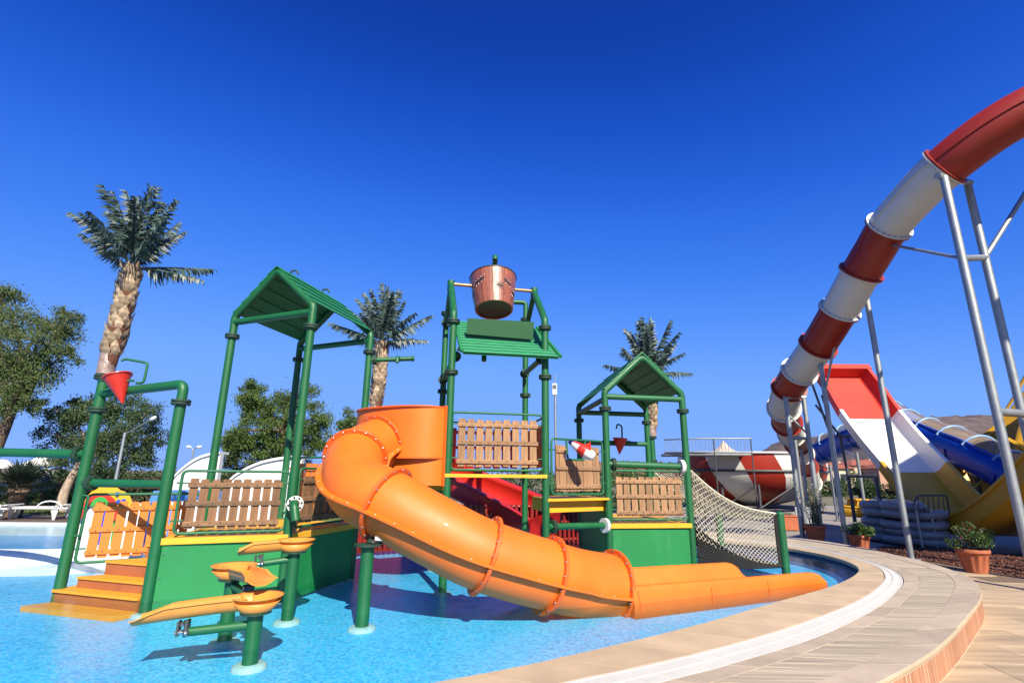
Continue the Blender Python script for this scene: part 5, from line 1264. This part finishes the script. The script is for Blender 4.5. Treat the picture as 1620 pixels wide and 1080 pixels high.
ridge('hill', [(-500, 742), (-300, 738), (-100, 739), (60, 741), (160, 744)], 1500, -3, HILL, .3, 4)
SEA = mat('sea', (.02, .07, .14), .2, var=.1, vscale=.01)
# village houses
WALLS = [mat('cream plaster', (.60, .50, .34), .85, var=.08), mat('white plaster', (.66, .63, .57), .85, var=.06), mat('pink plaster', (.50, .28, .20), .85, var=.08)]; RTILE = mat('red roof tiles', (.33, .10, .055), .8, var=.25, vscale=3, stretch=(6, 1, 1)); GLASSD = mat('dark window glass', (.03, .04, .05), .2); FRAMEW = mat('window frame white', (.65, .64, .6), .5)
def house(u, v, t, w_, d_, h, m, label, rh=.9):
    p = att(u, v, t); b = V((p.x, p.y, p.z)); T_ = thing('house', b, label, 'house', 'village houses beyond the slides'); k = random.uniform(-.15, .15); X = V((math.cos(k), math.sin(k), 0)); Y_ = V((-X.y, X.x, 0))
    MB().box(b + UP * (h / 2 - 1), (w_, d_, h + 2), (X, Y_, UP)).build('wall', m, T_)
    o = .35; P = lambda x, y, z: b + X * x + Y_ * y + UP * z
    rf = MB(); rf.add([P(-w_ / 2 - o, -d_ / 2 - o, h), P(w_ / 2 + o, -d_ / 2 - o, h), P(w_ / 2 + o, d_ / 2 + o, h), P(-w_ / 2 - o, d_ / 2 + o, h), P(-w_ / 4, 0, h + rh), P(w_ / 4, 0, h + rh)], [(0, 1, 5, 4), (1, 2, 5), (2, 3, 4, 5), (3, 0, 4), (0, 3, 2, 1)]); rf.build('roof', RTILE, T_)
    nwin = max(2, int(w_ / 2.2))
    for i in range(nwin):
        x = -w_ / 2 + w_ * (i + .5) / nwin
        wn = MB().box(P(x, -d_ / 2 - .02, h * .55), (.95, .08, 1.15), (X, Y_, UP)).build('window', FRAMEW, T_); MB().box(P(x, -d_ / 2 - .07, h * .55), (.75, .04, .95), (X, Y_, UP)).build('pane', GLASSD, wn)
    MB().box(P(w_ / 5, .3, h + rh * .7), (.4, .4, .9), (X, Y_, UP)).build('chimney', m, T_)
house(1303, 772, 70, 6.0, 5, 2.6, WALLS[0], 'cream house left of the thin steel leg')
house(1322, 770, 85, 6.5, 5, 3.0, WALLS[1], 'white house with red roof between thin legs')
house(1345, 766, 95, 7, 5, 3.2, WALLS[2], 'pinkish house behind the slim pole')
house(1370, 768, 80, 7, 5, 3.0, WALLS[0], 'cream house under the boomerang slide left edge')
house(1392, 762, 100, 8, 6, 3.4, WALLS[1], 'white house with long red roof right of the dark frame')
house(1412, 772, 75, 5.5, 5, 2.8, WALLS[2], 'small pink house close to the yellow slide bend')
house(1525, 742, 110, 9, 6, 3.5, WALLS[1], 'white house seen under the blue raft slide')
house(1610, 765, 60, 6, 5, 3.0, WALLS[2], 'pink house at the right edge behind the steel frame')
house(1470, 752, 120, 9, 6, 3.5, WALLS[0], 'cream house behind the white slide section')

# ---------------------------------------------------------------- trees
LEAF = [leafmat('olive green leaf', (.135, .19, .055), .32, .55, .38), leafmat('dark leaf', (.07, .125, .04), .32, .55, .33), leafmat('bright leaf', (.12, .20, .045), .32, .55, .38), leafmat('hedge leaf', (.05, .085, .022), .4, .6, .25)]
BARK = mat('pale flaking bark', (.42, .33, .25), .9, var=.4, vscale=5, bump=.5, bscale=12, stretch=(3, 3, .7), dirt=.5, dcol=(.2, .14, .1)); BARKD = mat('brown bark', (.14, .09, .06), .95, var=.35, vscale=6, bump=.6, bscale=14, stretch=(3, 3, .7))
def tree(base, blobs, trunk, m, label, bark, leaf=.12, dens=1.0, hang=.5, seed=0, grp='trees behind the pool', tr=.16):
    """blobs: (centre, radius) clumps surveyed on the crown; every clump is fed by a limb from the trunk"""
    r_ = np.random.default_rng(seed); T_ = thing('tree', base, label, 'tree', grp); N = len(trunk)
    MB().tube(crom(trunk, 5), [tr * (1 - .55 * i / ((N - 1) * 5)) for i in range((N - 1) * 5 + 1)], 12).build('trunk', bark, T_)
    lb = MB(); top = trunk[-1]; mb = MB()
    for c, r in blobs:
        s_ = trunk[-1].lerp(trunk[max(N - 2, 0)], r_.uniform(0, .8)); mid = s_.lerp(c, .55) + V((r_.normal() * r * .2, r_.normal() * r * .2, r * .15)); pth = crom([s_, mid, c], 5); lb.tube(pth, [tr * .38 * (1 - .8 * i / (len(pth) - 1)) for i in range(len(pth))], 6)
        ns = max(5, int(16 * dens * min(1.5, (r / .8))))
        for k in range(ns):
            d = r_.normal(size=3); d /= np.linalg.norm(d); q = np.array(c) + d * r * r_.uniform(.35, 1.0) * np.array([1, 1, .85]); rr = r * r_.uniform(.22, .42)
            if r_.random() < .5: lb.tube([V(c), V(q)], [tr * .10, .008], 4, cap=False)
            n = int(115 * dens * r_.uniform(.6, 1.3) * min(2.0, (rr / .3) ** 1.3 + .3)); P = r_.normal(size=(n, 3)) * rr * np.array([.55, .55, .5]) + q
            P[:, 2] -= np.abs(r_.normal(size=n)) * rr * hang * .6; quads(mb, P, leaf, r_, hang, .34)
    lb.build('limbs', bark, T_, recalc=False); mb.build('crown', m, T_, recalc=False); return T_
def bl(Y, *l): return [(at(u, v, Y + dy), r) for u, v, dy, r in l]
Yt = 16.0
tree(at(-35, 835, Yt), bl(Yt, (20, 500, 0, .85), (-25, 470, .5, .9), (55, 540, -.5, .8), (90, 525, .3, .65), (110, 500, .5, .45), (15, 570, -.3, .9), (60, 590, 0, .75), (-30, 560, 0, 1.0), (-60, 500, 0, 1.0), (20, 630, -.4, .6), (55, 640, .2, .45), (-20, 640, -.2, .8), (100, 560, .4, .5), (-60, 610, 0, .9), (5, 465, .4, .6), (75, 515, .6, .5)), [at(-35, 838, Yt), at(-18, 740, Yt), at(10, 670, Yt), at(30, 620, Yt)], LEAF[0], 'large olive-green tree cut by the left edge of the picture', BARKD, .10, 1.15, .8, 1, tr=.24)
Yt = 17.5
tree(at(95, 832, Yt), bl(Yt, (120, 665, 0, .75), (95, 690, .3, .65), (160, 645, 0, .8), (200, 640, .3, .75), (235, 655, 0, .65), (150, 695, -.3, .75), (205, 690, 0, .75), (245, 690, .3, .5), (110, 720, .2, .6), (170, 725, 0, .7), (215, 722, 0, .55), (135, 640, .4, .5), (90, 650, .4, .4)), [at(95, 832, Yt), at(100, 785, Yt), at(122, 740, Yt), at(150, 700, Yt)], LEAF[1], 'dark bushy tree with leaning pale trunk behind the left arch', BARK, .11, 1.15, .6, 2, tr=.17)
Yt = 23.0
tree(at(455, 800, Yt), bl(Yt, (400, 630, 0, .8), (425, 650, .3, .9), (470, 625, .5, .9), (500, 660, 0, .8), (450, 665, 0, 1.0), (480, 690, 0, .9), (430, 700, 0, .9), (385, 690, -.4, .8), (365, 700, -.5, .55), (400, 715, 0, .8), (500, 700, .3, .65), (455, 725, 0, .8), (395, 615, .4, .5)), [at(455, 800, Yt), at(455, 760, Yt), at(450, 710, Yt), at(448, 680, Yt)], LEAF[2], 'broad green tree between the legs of the left tower', BARKD, .14, 1.1, .4, 3, tr=.25)
Yt = 24.0
tree(at(375, 800, Yt), bl(Yt, (372, 690, 0, .6), (362, 715, 0, .55), (390, 700, 0, .55), (380, 730, 0, .6), (358, 735, 0, .5)), [at(370, 800, Yt), at(372, 750, Yt), at(375, 700, Yt)], LEAF[0], 'thin pale tree at the left foot of the broad green tree', BARK, .13, .7, .4, 4, tr=.12)
Yt = 28.0
tree(at(555, 800, Yt), bl(Yt, (552, 665, 0, .8), (566, 680, 0, .8), (545, 690, 0, .8), (560, 710, 0, 1.0)), [at(555, 800, Yt), at(556, 740, Yt), at(556, 690, Yt)], LEAF[2], 'small bright tree peeking out left of the orange shroud', BARKD, .16, .9, .3, 5, tr=.18)
for k, (u, v, t_, r, lb) in enumerate(((1312, 765, 50, 1.9, 'dark round tree left of the slim pole, far behind'), (1343, 758, 55, 2.4, 'tallest dark tree behind the planters'), (1375, 765, 46, 1.8, 'dark tree in front of the village houses'), (1408, 768, 44, 1.5, 'small tree close to the yellow bend'), (1540, 765, 38, 1.7, 'tree below the blue raft slide'), (1575, 775, 36, 1.3, 'low tree right of the one below the blue slide'), (1250, 775, 55, 1.6, 'tree behind the foot of the banded tube'))):
    r *= .62; c = att(u, v + 8, t_); tree(V((c.x, c.y, ZP)), [(c, r), (c + V((r * .7, 0, -.3 * r)), r * .7), (c + V((-r * .7, .2, -.3 * r)), r * .7), (c + V((0, 0, -.8 * r)), r * .9)], [V((c.x, c.y, ZP)), V((c.x, c.y, c.z - r))], LEAF[1 if k % 2 == 0 else 3], lb, BARKD, .26, .55, .2, 30 + k, 'trees in front of the village', .16)
# shrubs seen through the right tower
for k, (u, v, Y_, r, lb) in enumerate(((985, 770, 19, .9, 'leafy shrub seen through the left pickets of the right tower'), (1040, 775, 20, .9, 'leafy shrub seen through the right pickets of the right tower'), (900, 765, 22, 1.0, 'shrub behind the notched fence'), (1115, 800, 22, .7, 'low shrub behind the climbing net'))):
    c = at(u, v, Y_); T_ = thing('shrub', V((c.x, c.y, ZP)), lb, 'shrub', 'shrubs beyond the pool'); mb = MB(); r_ = np.random.default_rng(50 + k)
    for j in range(14): q = r_.normal(size=3) * r * .45; leaves(mb, (c.x + q[0], c.y + q[1], c.z + q[2] * .8), r * .35, r * .35, r * .3, 90, .11, r_)
    mb.build('foliage', LEAF[2], T_, recalc=False); MB().tube([V((c.x, c.y, ZP)), c], .05, 8).build('stem', BARKD, T_)
# long thatched shelter roof behind the right tower
c0, c1 = at(940, 741, 25), at(1100, 741, 25); c0.z = c1.z = 1.62; SH = thing('thatched_shelter', V(((c0.x + c1.x) / 2, c0.y, ZP)), 'long low brown thatched shelter behind the right tower', 'shelter')
rf = MB(); nx, ny = 60, 10; r_ = np.random.default_rng(5); rows = []
for j in range(ny + 1): rows.append([c0.lerp(c1, i / nx) + V((0, 3.2 * j / ny, .60 * j / ny + r_.normal() * .035 + .0)) for i in range(nx + 1)])
rf.loft(rows, smooth=False); rf.loft([rows[0], [p - V((0, -.1, .14)) for p in rows[0]]], smooth=False); rf.build('roof', THATCH, SH)
for i in range(5): p = c0.lerp(c1, .03 + .235 * i) + V((0, .25, 0)); MB().tube([V((p.x, p.y, ZP)), p + V((0, 0, .05))], .08, 8).build('pole', BARKD, SH)

# ---------------------------------------------------------------- left background
LAWN = mat('lawn', (.09, .13, .03), .95, var=.3, vscale=3, bump=.5, bscale=40); BRD = mat('brown deck', (.13, .085, .06), .7, var=.2, vscale=4, stretch=(.5, 8, 1), bump=.1)
BLW = floormat('upper pool floor', (.03, .28, .65), .2); LINER = mat('white pool liner', (.60, .66, .67), .4, var=.08, vscale=1.5, dirt=.3, dcol=(.55, .6, .58))
wall_f = [V((-16, 8.6, 0)), V((-12.5, 9.4, 0)), V((-10, 9.35, 0)), V((-8.4, 9.15, 0)), V((-7.4, 9.35, 0)), V((-6.6, 10.1, 0)), V((-6.2, 11.2, 0)), V((-6.4, 13.0, 0)), V((-6.8, 13.9, 0))]
wf = resample(crom(wall_f, 8), .12); zw = .20
rg = []
for i, p in enumerate(wf):
    t = (wf[min(i + 1, len(wf) - 1)] - wf[max(i - 1, 0)]).normalized(); o = V((t.y, -t.x, 0))
    rg.append([p + o * a + V((0, 0, z)) for a, z in ((.28, ZF), (.16, -.02), (.06, .10), (.0, zw - .02), (-.06, zw), (-.13, zw - .01), (-.17, .12), (-.18, ZF))])
struct(split(MB().loft(rg).build('white_pool_wall', LINER)))
up_poly = [(p.x, p.y) for p in offset(wf, .12)] + [(-7.0, 13.95), (-9, 13.9), (-12, 13.85), (-20, 13.9), (-20, 8.6)]
struct(sheet('upper_pool_floor', up_poly, -.12, BLW)); sheet('upper_pool_water', up_poly, .135, WATER)
sheet('sun_deck', [(-26, 13.8), (-6.5, 13.8), (-6.5, 16.2), (-26, 16.2)], .17, BRD, .4); sheet('pool_kerb', [(-26, 13.72), (-6.5, 13.72), (-6.5, 13.92), (-26, 13.92)], .185, LINER, .4)
sheet('lawn', [(-34, 16.2), (-5, 16.2), (-5, 30), (-34, 30)], .16, LAWN, .45)
gm = MB(); r_ = np.random.default_rng(9); P = np.stack([r_.uniform(-24, -8, 16000), r_.uniform(16.3, 20, 16000), np.full(16000, .19)], 1); quads(gm, P, .09, r_, -2.0, .12); stuff(gm.build('grass', leafmat('grass blade', (.10, .15, .03), .5, .6, .3), recalc=False))
# wood rail fence with ivy, hedge behind
FN = thing('rail_fence', V((-16, 19.8, .16)), 'low brown wood rail fence along the lawn', 'fence'); WDF = mat('fence timber', (.22, .11, .055), .8, var=.25, vscale=4)
for h in (.78,): MB().box(V((-17, 19.8, .16 + h)), (24, .10, .11), bev=.01).build('rail', WDF, FN)
for k in range(13): MB().box(V((-28.5 + 2 * k, 19.86, .16 + .4)), (.11, .11, .8), bev=.01).build('post', WDF, FN)
def massfoliage(name, x0, x1, y, dy, z0, z1, n, size, m, seed, hang=.2):
    r_ = np.random.default_rng(seed); mb = MB(); k = n // 60; q = np.stack([r_.uniform(x0, x1, k), y + r_.uniform(0, dy, k), z0 + (z1 - z0) * r_.random(k) ** .8], 1)
    q[:, 2] = np.minimum(q[:, 2], z1 - .18 * (z1 - z0) * np.abs(np.sin(q[:, 0] * 1.7 + seed) + .4 * np.sin(q[:, 0] * 4.1)))
    P = np.repeat(q, 60, 0) + r_.normal(size=(k * 60, 3)) * np.array([.16, .14, .12]) * (size / .1) ** .7; P[:, 2] = np.maximum(P[:, 2], z0); quads(mb, P, size, r_, hang, .5); o = mb.build(name, m, recalc=False); return o
tag(massfoliage('ivy', -27, -8, 19.5, .15, .16, .86, 16000, .10, LEAF[2], 60), 'trailing green ivy below the brown fence rail', 'ivy')
HG = massfoliage('hedge', -27, -5, 22.5, 1.2, .1, 1.45, 30000, .13, LEAF[3], 61); tag(HG, 'dark clipped hedge behind the wood rail fence', 'hedge')
inn = MB().box(V((-16, 23.3, .6)), (22, .8, 1.1)).build('hedge_core', BARKD, None); inn.parent = HG; inn.location = inn.location - HG.location; 
MB_ = massfoliage('bush_belt', -9, 9, 24.5, 1.5, -.2, 1.7, 15000, .15, LEAF[1], 62); MB_['kind'] = 'stuff'
# dark fan palm
FP = thing('fan_palm', gz(28, 834, .17), 'dark fan palm with spiky fronds behind the loungers', 'palm tree'); c = at(30, 778, 15.4); b0 = V((c.x, c.y, .17))
MB().lathe([(.20, 0), (.19, .4), (.22, .8), (.26, c.z - .17)], b0, n=14).build('trunk', BARKD, FP); FANM = leafmat('fan palm leaf', (.022, .035, .02), .45, .4, .15)
r_ = random.Random(4)
for k in range(30):
    q = r_.uniform(0, 2 * PI); el = r_.uniform(-.25, 1.45); d = V((math.cos(q) * math.cos(el), math.sin(q) * math.cos(el), math.sin(el))); s_ = V((-math.sin(q), math.cos(q), 0)); u = s_.cross(d) * -1; e = c + d * r_.uniform(.35, .55); mb = MB(); mb.tube([c, e], .010, 4)
    for j in range(15):
        a = (j - 7) / 7 * 1.25; dd = (d * math.cos(a) + s_ * math.sin(a) + u * r_.uniform(-.1, .15)).normalized(); w_ = dd.cross(u).normalized() * .022; L_ = .52 * (1 - .2 * abs(a)); m_ = e + dd * L_ * .55; mb.add([e, m_ + w_, e + dd * L_, m_ - w_], [(0, 1, 2, 3)])
    mb.build('frond', FANM, FP, recalc=False)
# sun loungers
LG = mat('white lounger plastic', (.72, .72, .70), .4, dirt=.15, vscale=4)
def lounger(x, y, rz, label):
    T_ = thing('sun_lounger', V((x, y, .17)), label, 'sun lounger', 'white loungers on the brown deck'); X = V((math.cos(rz), math.sin(rz), 0)); Y_ = V((-X.y, X.x, 0)); P = lambda a, b, z: V((x, y, .17)) + X * a + Y_ * b + UP * z
    for s_ in (-1, 1): MB().tube(bend([P(-.95, s_ * .30, .30), P(.95, s_ * .30, .30)], .05), .028, 8).build('side_rail', LG, T_)
    for k in range(11): MB().box(P(-.88 + .115 * k, 0, .315), (.095, .58, .02), (X, Y_, UP), bev=.004).build('slat', LG, T_)
    for k in range(5): MB().box(P(.42 + .11 * k, 0, .325 + .018 * k), (.09, .58, .02), (X, Y_, UP), bev=.004).build('slat', LG, T_)
    for a in (-.7, .62):
        for s_ in (-1, 1): MB().prism([P(a - .09, s_ * .27 - .02, .29), P(a + .09, s_ * .27 - .02, .29), P(a + .04, s_ * .27 - .02, 0), P(a - .01, s_ * .27 - .02, 0)], Y_ * .04).build('leg', LG, T_)
    MB().tube([P(.5 + .3 * math.cos(q), -.34, .33 + .16 * math.sin(q)) for q in np.linspace(0, PI, 9)], .022, 8).build('arm_rest', LG, T_)
x0 = at(5, 834, 14.6).x; lounger(x0 - .7, 14.5, .10, 'white sun lounger cut by the left edge'); lounger(x0 + .55, 14.9, .12, 'white sun lounger with round arm rest left of the fan palm trunk'); lounger(x0 + 1.55, 15.4, .12, 'white sun lounger nearest the leaning pale trunk')
# parasols, ladder tower, lamps
CLOTH = mat('white parasol cloth', (.70, .68, .62), .8, var=.06)
def parasol(u, v, t, r, label):
    c = att(u, v, t); T_ = thing('parasol', V((c.x, c.y, .16)), label, 'parasol', 'white parasols by the lawn'); MB().lathe([(0, .30), (.25 * r, .27), (.5 * r, .16), (r, -.02), (r, -.10)], c, n=16, smooth=False).build('canopy', CLOTH, T_); MB().tube([V((c.x, c.y, .16)), c + V((0, 0, .3))], .03, 8).build('pole', DKSTEEL, T_)
    for k in range(8): q = 2 * PI * k / 8; MB().tube([c + V((0, 0, .24)), c + V((r * .95 * math.cos(q), r * .95 * math.sin(q), -.03))], .012, 4).build('rib', WDF, T_)
parasol(64, 733, 23.5, .68, 'white parasol with tan underside below the long green pipe'); parasol(2, 737, 23, .62, 'white parasol half cut by the left edge')
LT = thing('lifeguard_tower', att(78, 800, 27), 'thin white metal ladder tower behind the parasol', 'tower')
LT.location.z = .16; BASE[LT.name] = LT.location.copy(); a = [att(70, 740, 27), att(52, 740, 27)]; c = att(62, 735, 27)
for (u0, v0), (u1, v1) in (((54, 735), (47, 775)), ((72, 735), (66, 775)), ((76, 735), (70, 775)), ((84, 745), (84, 775)), ((84, 745), (98, 765))): MB().tube([att(u0, v0, 27), att(u1, v1, 27)], .03, 6).build('leg', WHITE, LT)
for k in range(4): MB().tube([att(70 - k * .7, 742 + 7 * k, 27), att(84, 742 + 7 * k, 27)], .022, 6).build('rung', WHITE, LT)
SL_ = thing('street_lamp', att(180, 780, 20), 'grey street lamp with long slanted arm before the dark tree', 'street lamp')
lp0, lp1 = att(183, 790, 15.5), att(198, 684, 15.5); lp0.z = .16; lp0.x, lp0.y = lp1.x, lp1.y; SL_.location = lp0; BASE[SL_.name] = lp0.copy()
MB().tube([lp0, lp1], [.06, .04], 10).build('pole', GALV, SL_); le = att(238, 664, 15.2); MB().tube([lp1 - V((0, 0, .05)), le], .022, 8).build('arm', GALV, SL_); ld = (le - lp1).normalized(); le2 = att(251, 660, 15.1)
MB().lathe([(0, 0), (.035, .02), (.06, .12), (.05, .24), (0, .30)], le - ld * .03, ld, 12).build('lamp_head', WHITE, SL_)
TL = thing('street_lamp', att(303, 770, 48), 'distant street lamp with two white heads above the white shell', 'street lamp'); p = att(306, 712, 48); b0 = V((p.x, p.y, .16)); TL.location = b0; BASE[TL.name] = b0
MB().tube([b0, p], .08, 8).build('pole', GALV, TL)
for s_ in (-1, 1): MB().tube([p, p + V((s_ * .3, 0, .3))], .04, 6).build('arm', GALV, TL); MB().lathe([(0, 0), (.12, .08), (.14, .35), (0, .5)], p + V((s_ * .25, 0, .28)), V((s_, 0, .15)), 10).build('lamp_head', WHITE, TL)
MT = thing('signal_mast', att(878, 760, 40), 'thin grey mast with white box behind the central tower', 'mast'); p = att(878, 590, 40); b0 = V((p.x, p.y, ZP)); MT.location = b0; BASE[MT.name] = b0; q = V((p.x, p.y, att(876, 622, 40).z))
MB().tube([b0, q], .09, 8).build('pole', GALV, MT); MB().tube([q, V((p.x, p.y, p.z))], .03, 6).build('antenna', GALV, MT); MB().box(q + V((-.05, 0, .25)), (.36, .3, .9), bev=.03).build('box', WHITE, MT); MB().box(q + V((-.05, -.17, .42)), (.26, .03, .3), bev=.01).build('lamp_face', DKSTEEL, MT)
# white curved shells behind the left tower
SHELL = mat('white shell paint', (.74, .75, .74), .5, var=.03, dirt=.08, vscale=1)
def shell(pts, Y, label, depth=.5):
    ps = crom([at(u, v, Y) for u, v in pts], 5); zb = .0; poly = ps + [V((ps[-1].x, ps[-1].y, zb)), V((ps[0].x, ps[0].y, zb))]; T_ = thing('curved_shell', V((ps[0].x, ps[0].y, zb)), label, 'play shell', 'white curved shells behind the left tower')
    MB().prism(poly, (0, .18, 0)).build('end_wall', SHELL, T_); up2 = [p + V((0, -.06, .0)) for p in ps]; MB().loft([[p, p + V((0, depth, 0)), p + V((0, depth, .07)), p + V((0, 0, .07))] for p in up2], closed=True, endcaps=True, smooth=False).build('vault', SHELL, T_); return T_
shell([(262, 790), (272, 762), (292, 741), (315, 726), (338, 719), (349, 718)], 15.0, 'taller white curved shell left of the front leg of the left tower')
shell([(352, 790), (362, 764), (385, 746), (415, 733), (450, 726), (478, 725)], 14.4, 'lower white curved shell seen over the wooden pickets')
# painted play wall behind the orange guard
PWL = thing('painted_play_wall', at(200, 880, 10.2), 'white play wall painted with yellow disc, red arc and blue shade stripes behind the orange guard', 'play panel'); Yw = 10.3
MB().prism([at(112, 893, Yw), at(345, 880, Yw), at(345, 790, Yw), at(118, 800, Yw)], (0, .06, 0)).build('board', SHELL, PWL)
BLP = mat('sky blue paint and shade', (.10, .26, .55), .5); BLD = mat('blue paint', (.01, .08, .5), .45); GRP = mat('leaf green paint', (.05, .35, .05), .45); YLP = mat('yellow sign paint', (.78, .42, .02), .45)
def disc(u, v, ru, m, nm, Y, a0=0, a1=2 * PI, inner=0):
    o = at(u, v, Y); r = ru / FPX * Vector_t(o); n = 28; mb = MB(); ring = []
    for k in range(n + 1): q = a0 + (a1 - a0) * k / n; x, z = math.cos(q), math.sin(q); ring.append([o + V((x * r, 0, z * r)), o + V((x * r, -.02, z * r)), o + V((x * r * inner, -.02, z * r * inner)), o + V((x * r * inner, 0, z * r * inner))])
    return mb.loft(ring, closed=True, smooth=False).build(nm, m, PWL)
disc(165, 800, 32, YLP, 'yellow_disc', Yw - .03, 0, PI, inner=.02); disc(182, 803, 27, YLP, 'yellow_disc', Yw - .055, 0, PI, inner=.02); disc(156, 812, 30, REDP, 'red_arc', Yw - .085, -.3, PI + .3, .76); disc(158, 800, 14, GRP, 'green_arc', Yw - .09, .0, PI, .5)
for u, v in ((186, 781), (196, 792), (188, 793)): disc(u, v, 3.2, BLD, 'blue_dot', Yw - .09, inner=.02)
for u0, v0, u1, v1, w_, m_ in ((148, 860, 162, 795, 9, BLD), (215, 885, 240, 800, 12, BLP), (172, 880, 182, 800, 7, GRP), (255, 880, 262, 800, 10, BLP)): MB().prism([at(u0, v0, Yw - .02), at(u0 + w_, v0, Yw - .02), at(u1 + w_, v1, Yw - .02), at(u1, v1, Yw - .02)], (0, .012, 0)).build('mural_shade_stripe', m_, PWL)  # blue stripes colour in shade on the white board; green one is mural
GB_ = thing('blue_gable', at(250, 790, 12.5), 'pale blue gable top seen over the orange guard', 'play house'); MB().prism([at(232, 800, 12.5), at(330, 800, 12.5), at(330, 778, 12.5), at(285, 776, 12.5), at(243, 776, 12.5)], (0, .8, 0)).build('roof', BLP, GB_); MB().prism([at(236, 880, 12.6), at(330, 880, 12.6), at(330, 798, 12.6), at(236, 800, 12.6)], (0, .6, 0)).build('wall', SHELL, GB_)
# red slide and ribbed red barrier behind the towers
RS = thing('red_slide', at(790, 860, 12), 'open red flume slide half hidden behind the central tower', 'water slide')
rp = resample(crom([at(690, 735, 13.2), at(740, 762, 12.9), at(790, 785, 12.5), at(835, 806, 12.0), at(865, 822, 11.6)], 8), .1); UF = upframes(rp); rg = []
for i, p in enumerate(rp):
    t, s_, u = UF[i]; ca, sa = math.cos(-.25), math.sin(-.25); s2 = s_ * ca + u * sa; u2 = u * ca - s_ * sa; R_ = .50
    ring = [p + (s2 * math.cos(q) + u2 * math.sin(q)) * R_ for q in np.linspace(-PI - .35, .35, 18)]; ring = [ring[0] - s2 * .09] + ring + [ring[-1] + s2 * .09]; rg.append(ring + [r_ * 1 + (p - r_).normalized() * .03 for r_ in ring[::-1]])
MB().loft(rg, closed=True, endcaps=True).build('flume', RED, RS)
for i in (len(rp) // 3, 2 * len(rp) // 3): p = rp[i]; MB().tube([V((p.x, p.y, ZF)), p - V((0, 0, .45))], .06, 12).build('leg', REDP, RS)
RBR_ = thing('ribbed_barrier', at(760, 870, 12), 'red upright-ribbed barrier at the back of the pool', 'barrier')
bp = resample(crom([V((-3.4, 11.0, 0)), V((-2.2, 11.7, 0)), V((-.8, 12.1, 0)), V((.4, 12.2, 0)), V((1.3, 12.5, 0)), V((2.2, 12.9, 0))], 8), .115); bxm = MB(); bxm.box((0, 0, .40), (.062, .03, .94), bev=.008); SLM = bxm.mesh('slat'); SLM.materials.append(mat('red ribbed plastic', (.22, .008, .006), .45, var=.15, vscale=3))
for i in range(len(bp) - 1):
    t = (bp[i + 1] - bp[i]).normalized(); put('slat', SLM, RBR_, basis(t, V((-t.y, t.x, 0)), UP, bp[i] + UP * -.02))
for h in (.08, .46, .80): MB().tube([p + V((0, 0, h)) + V((0, .035, 0)) for p in bp], .03, 8).build('rail', DKRED, RBR_)
MB().loft([[p + V((0, .10, -.1)) for p in bp], [p + V((0, .10, .80)) for p in bp]], smooth=False).build('back_panel', DKRED, RBR_)
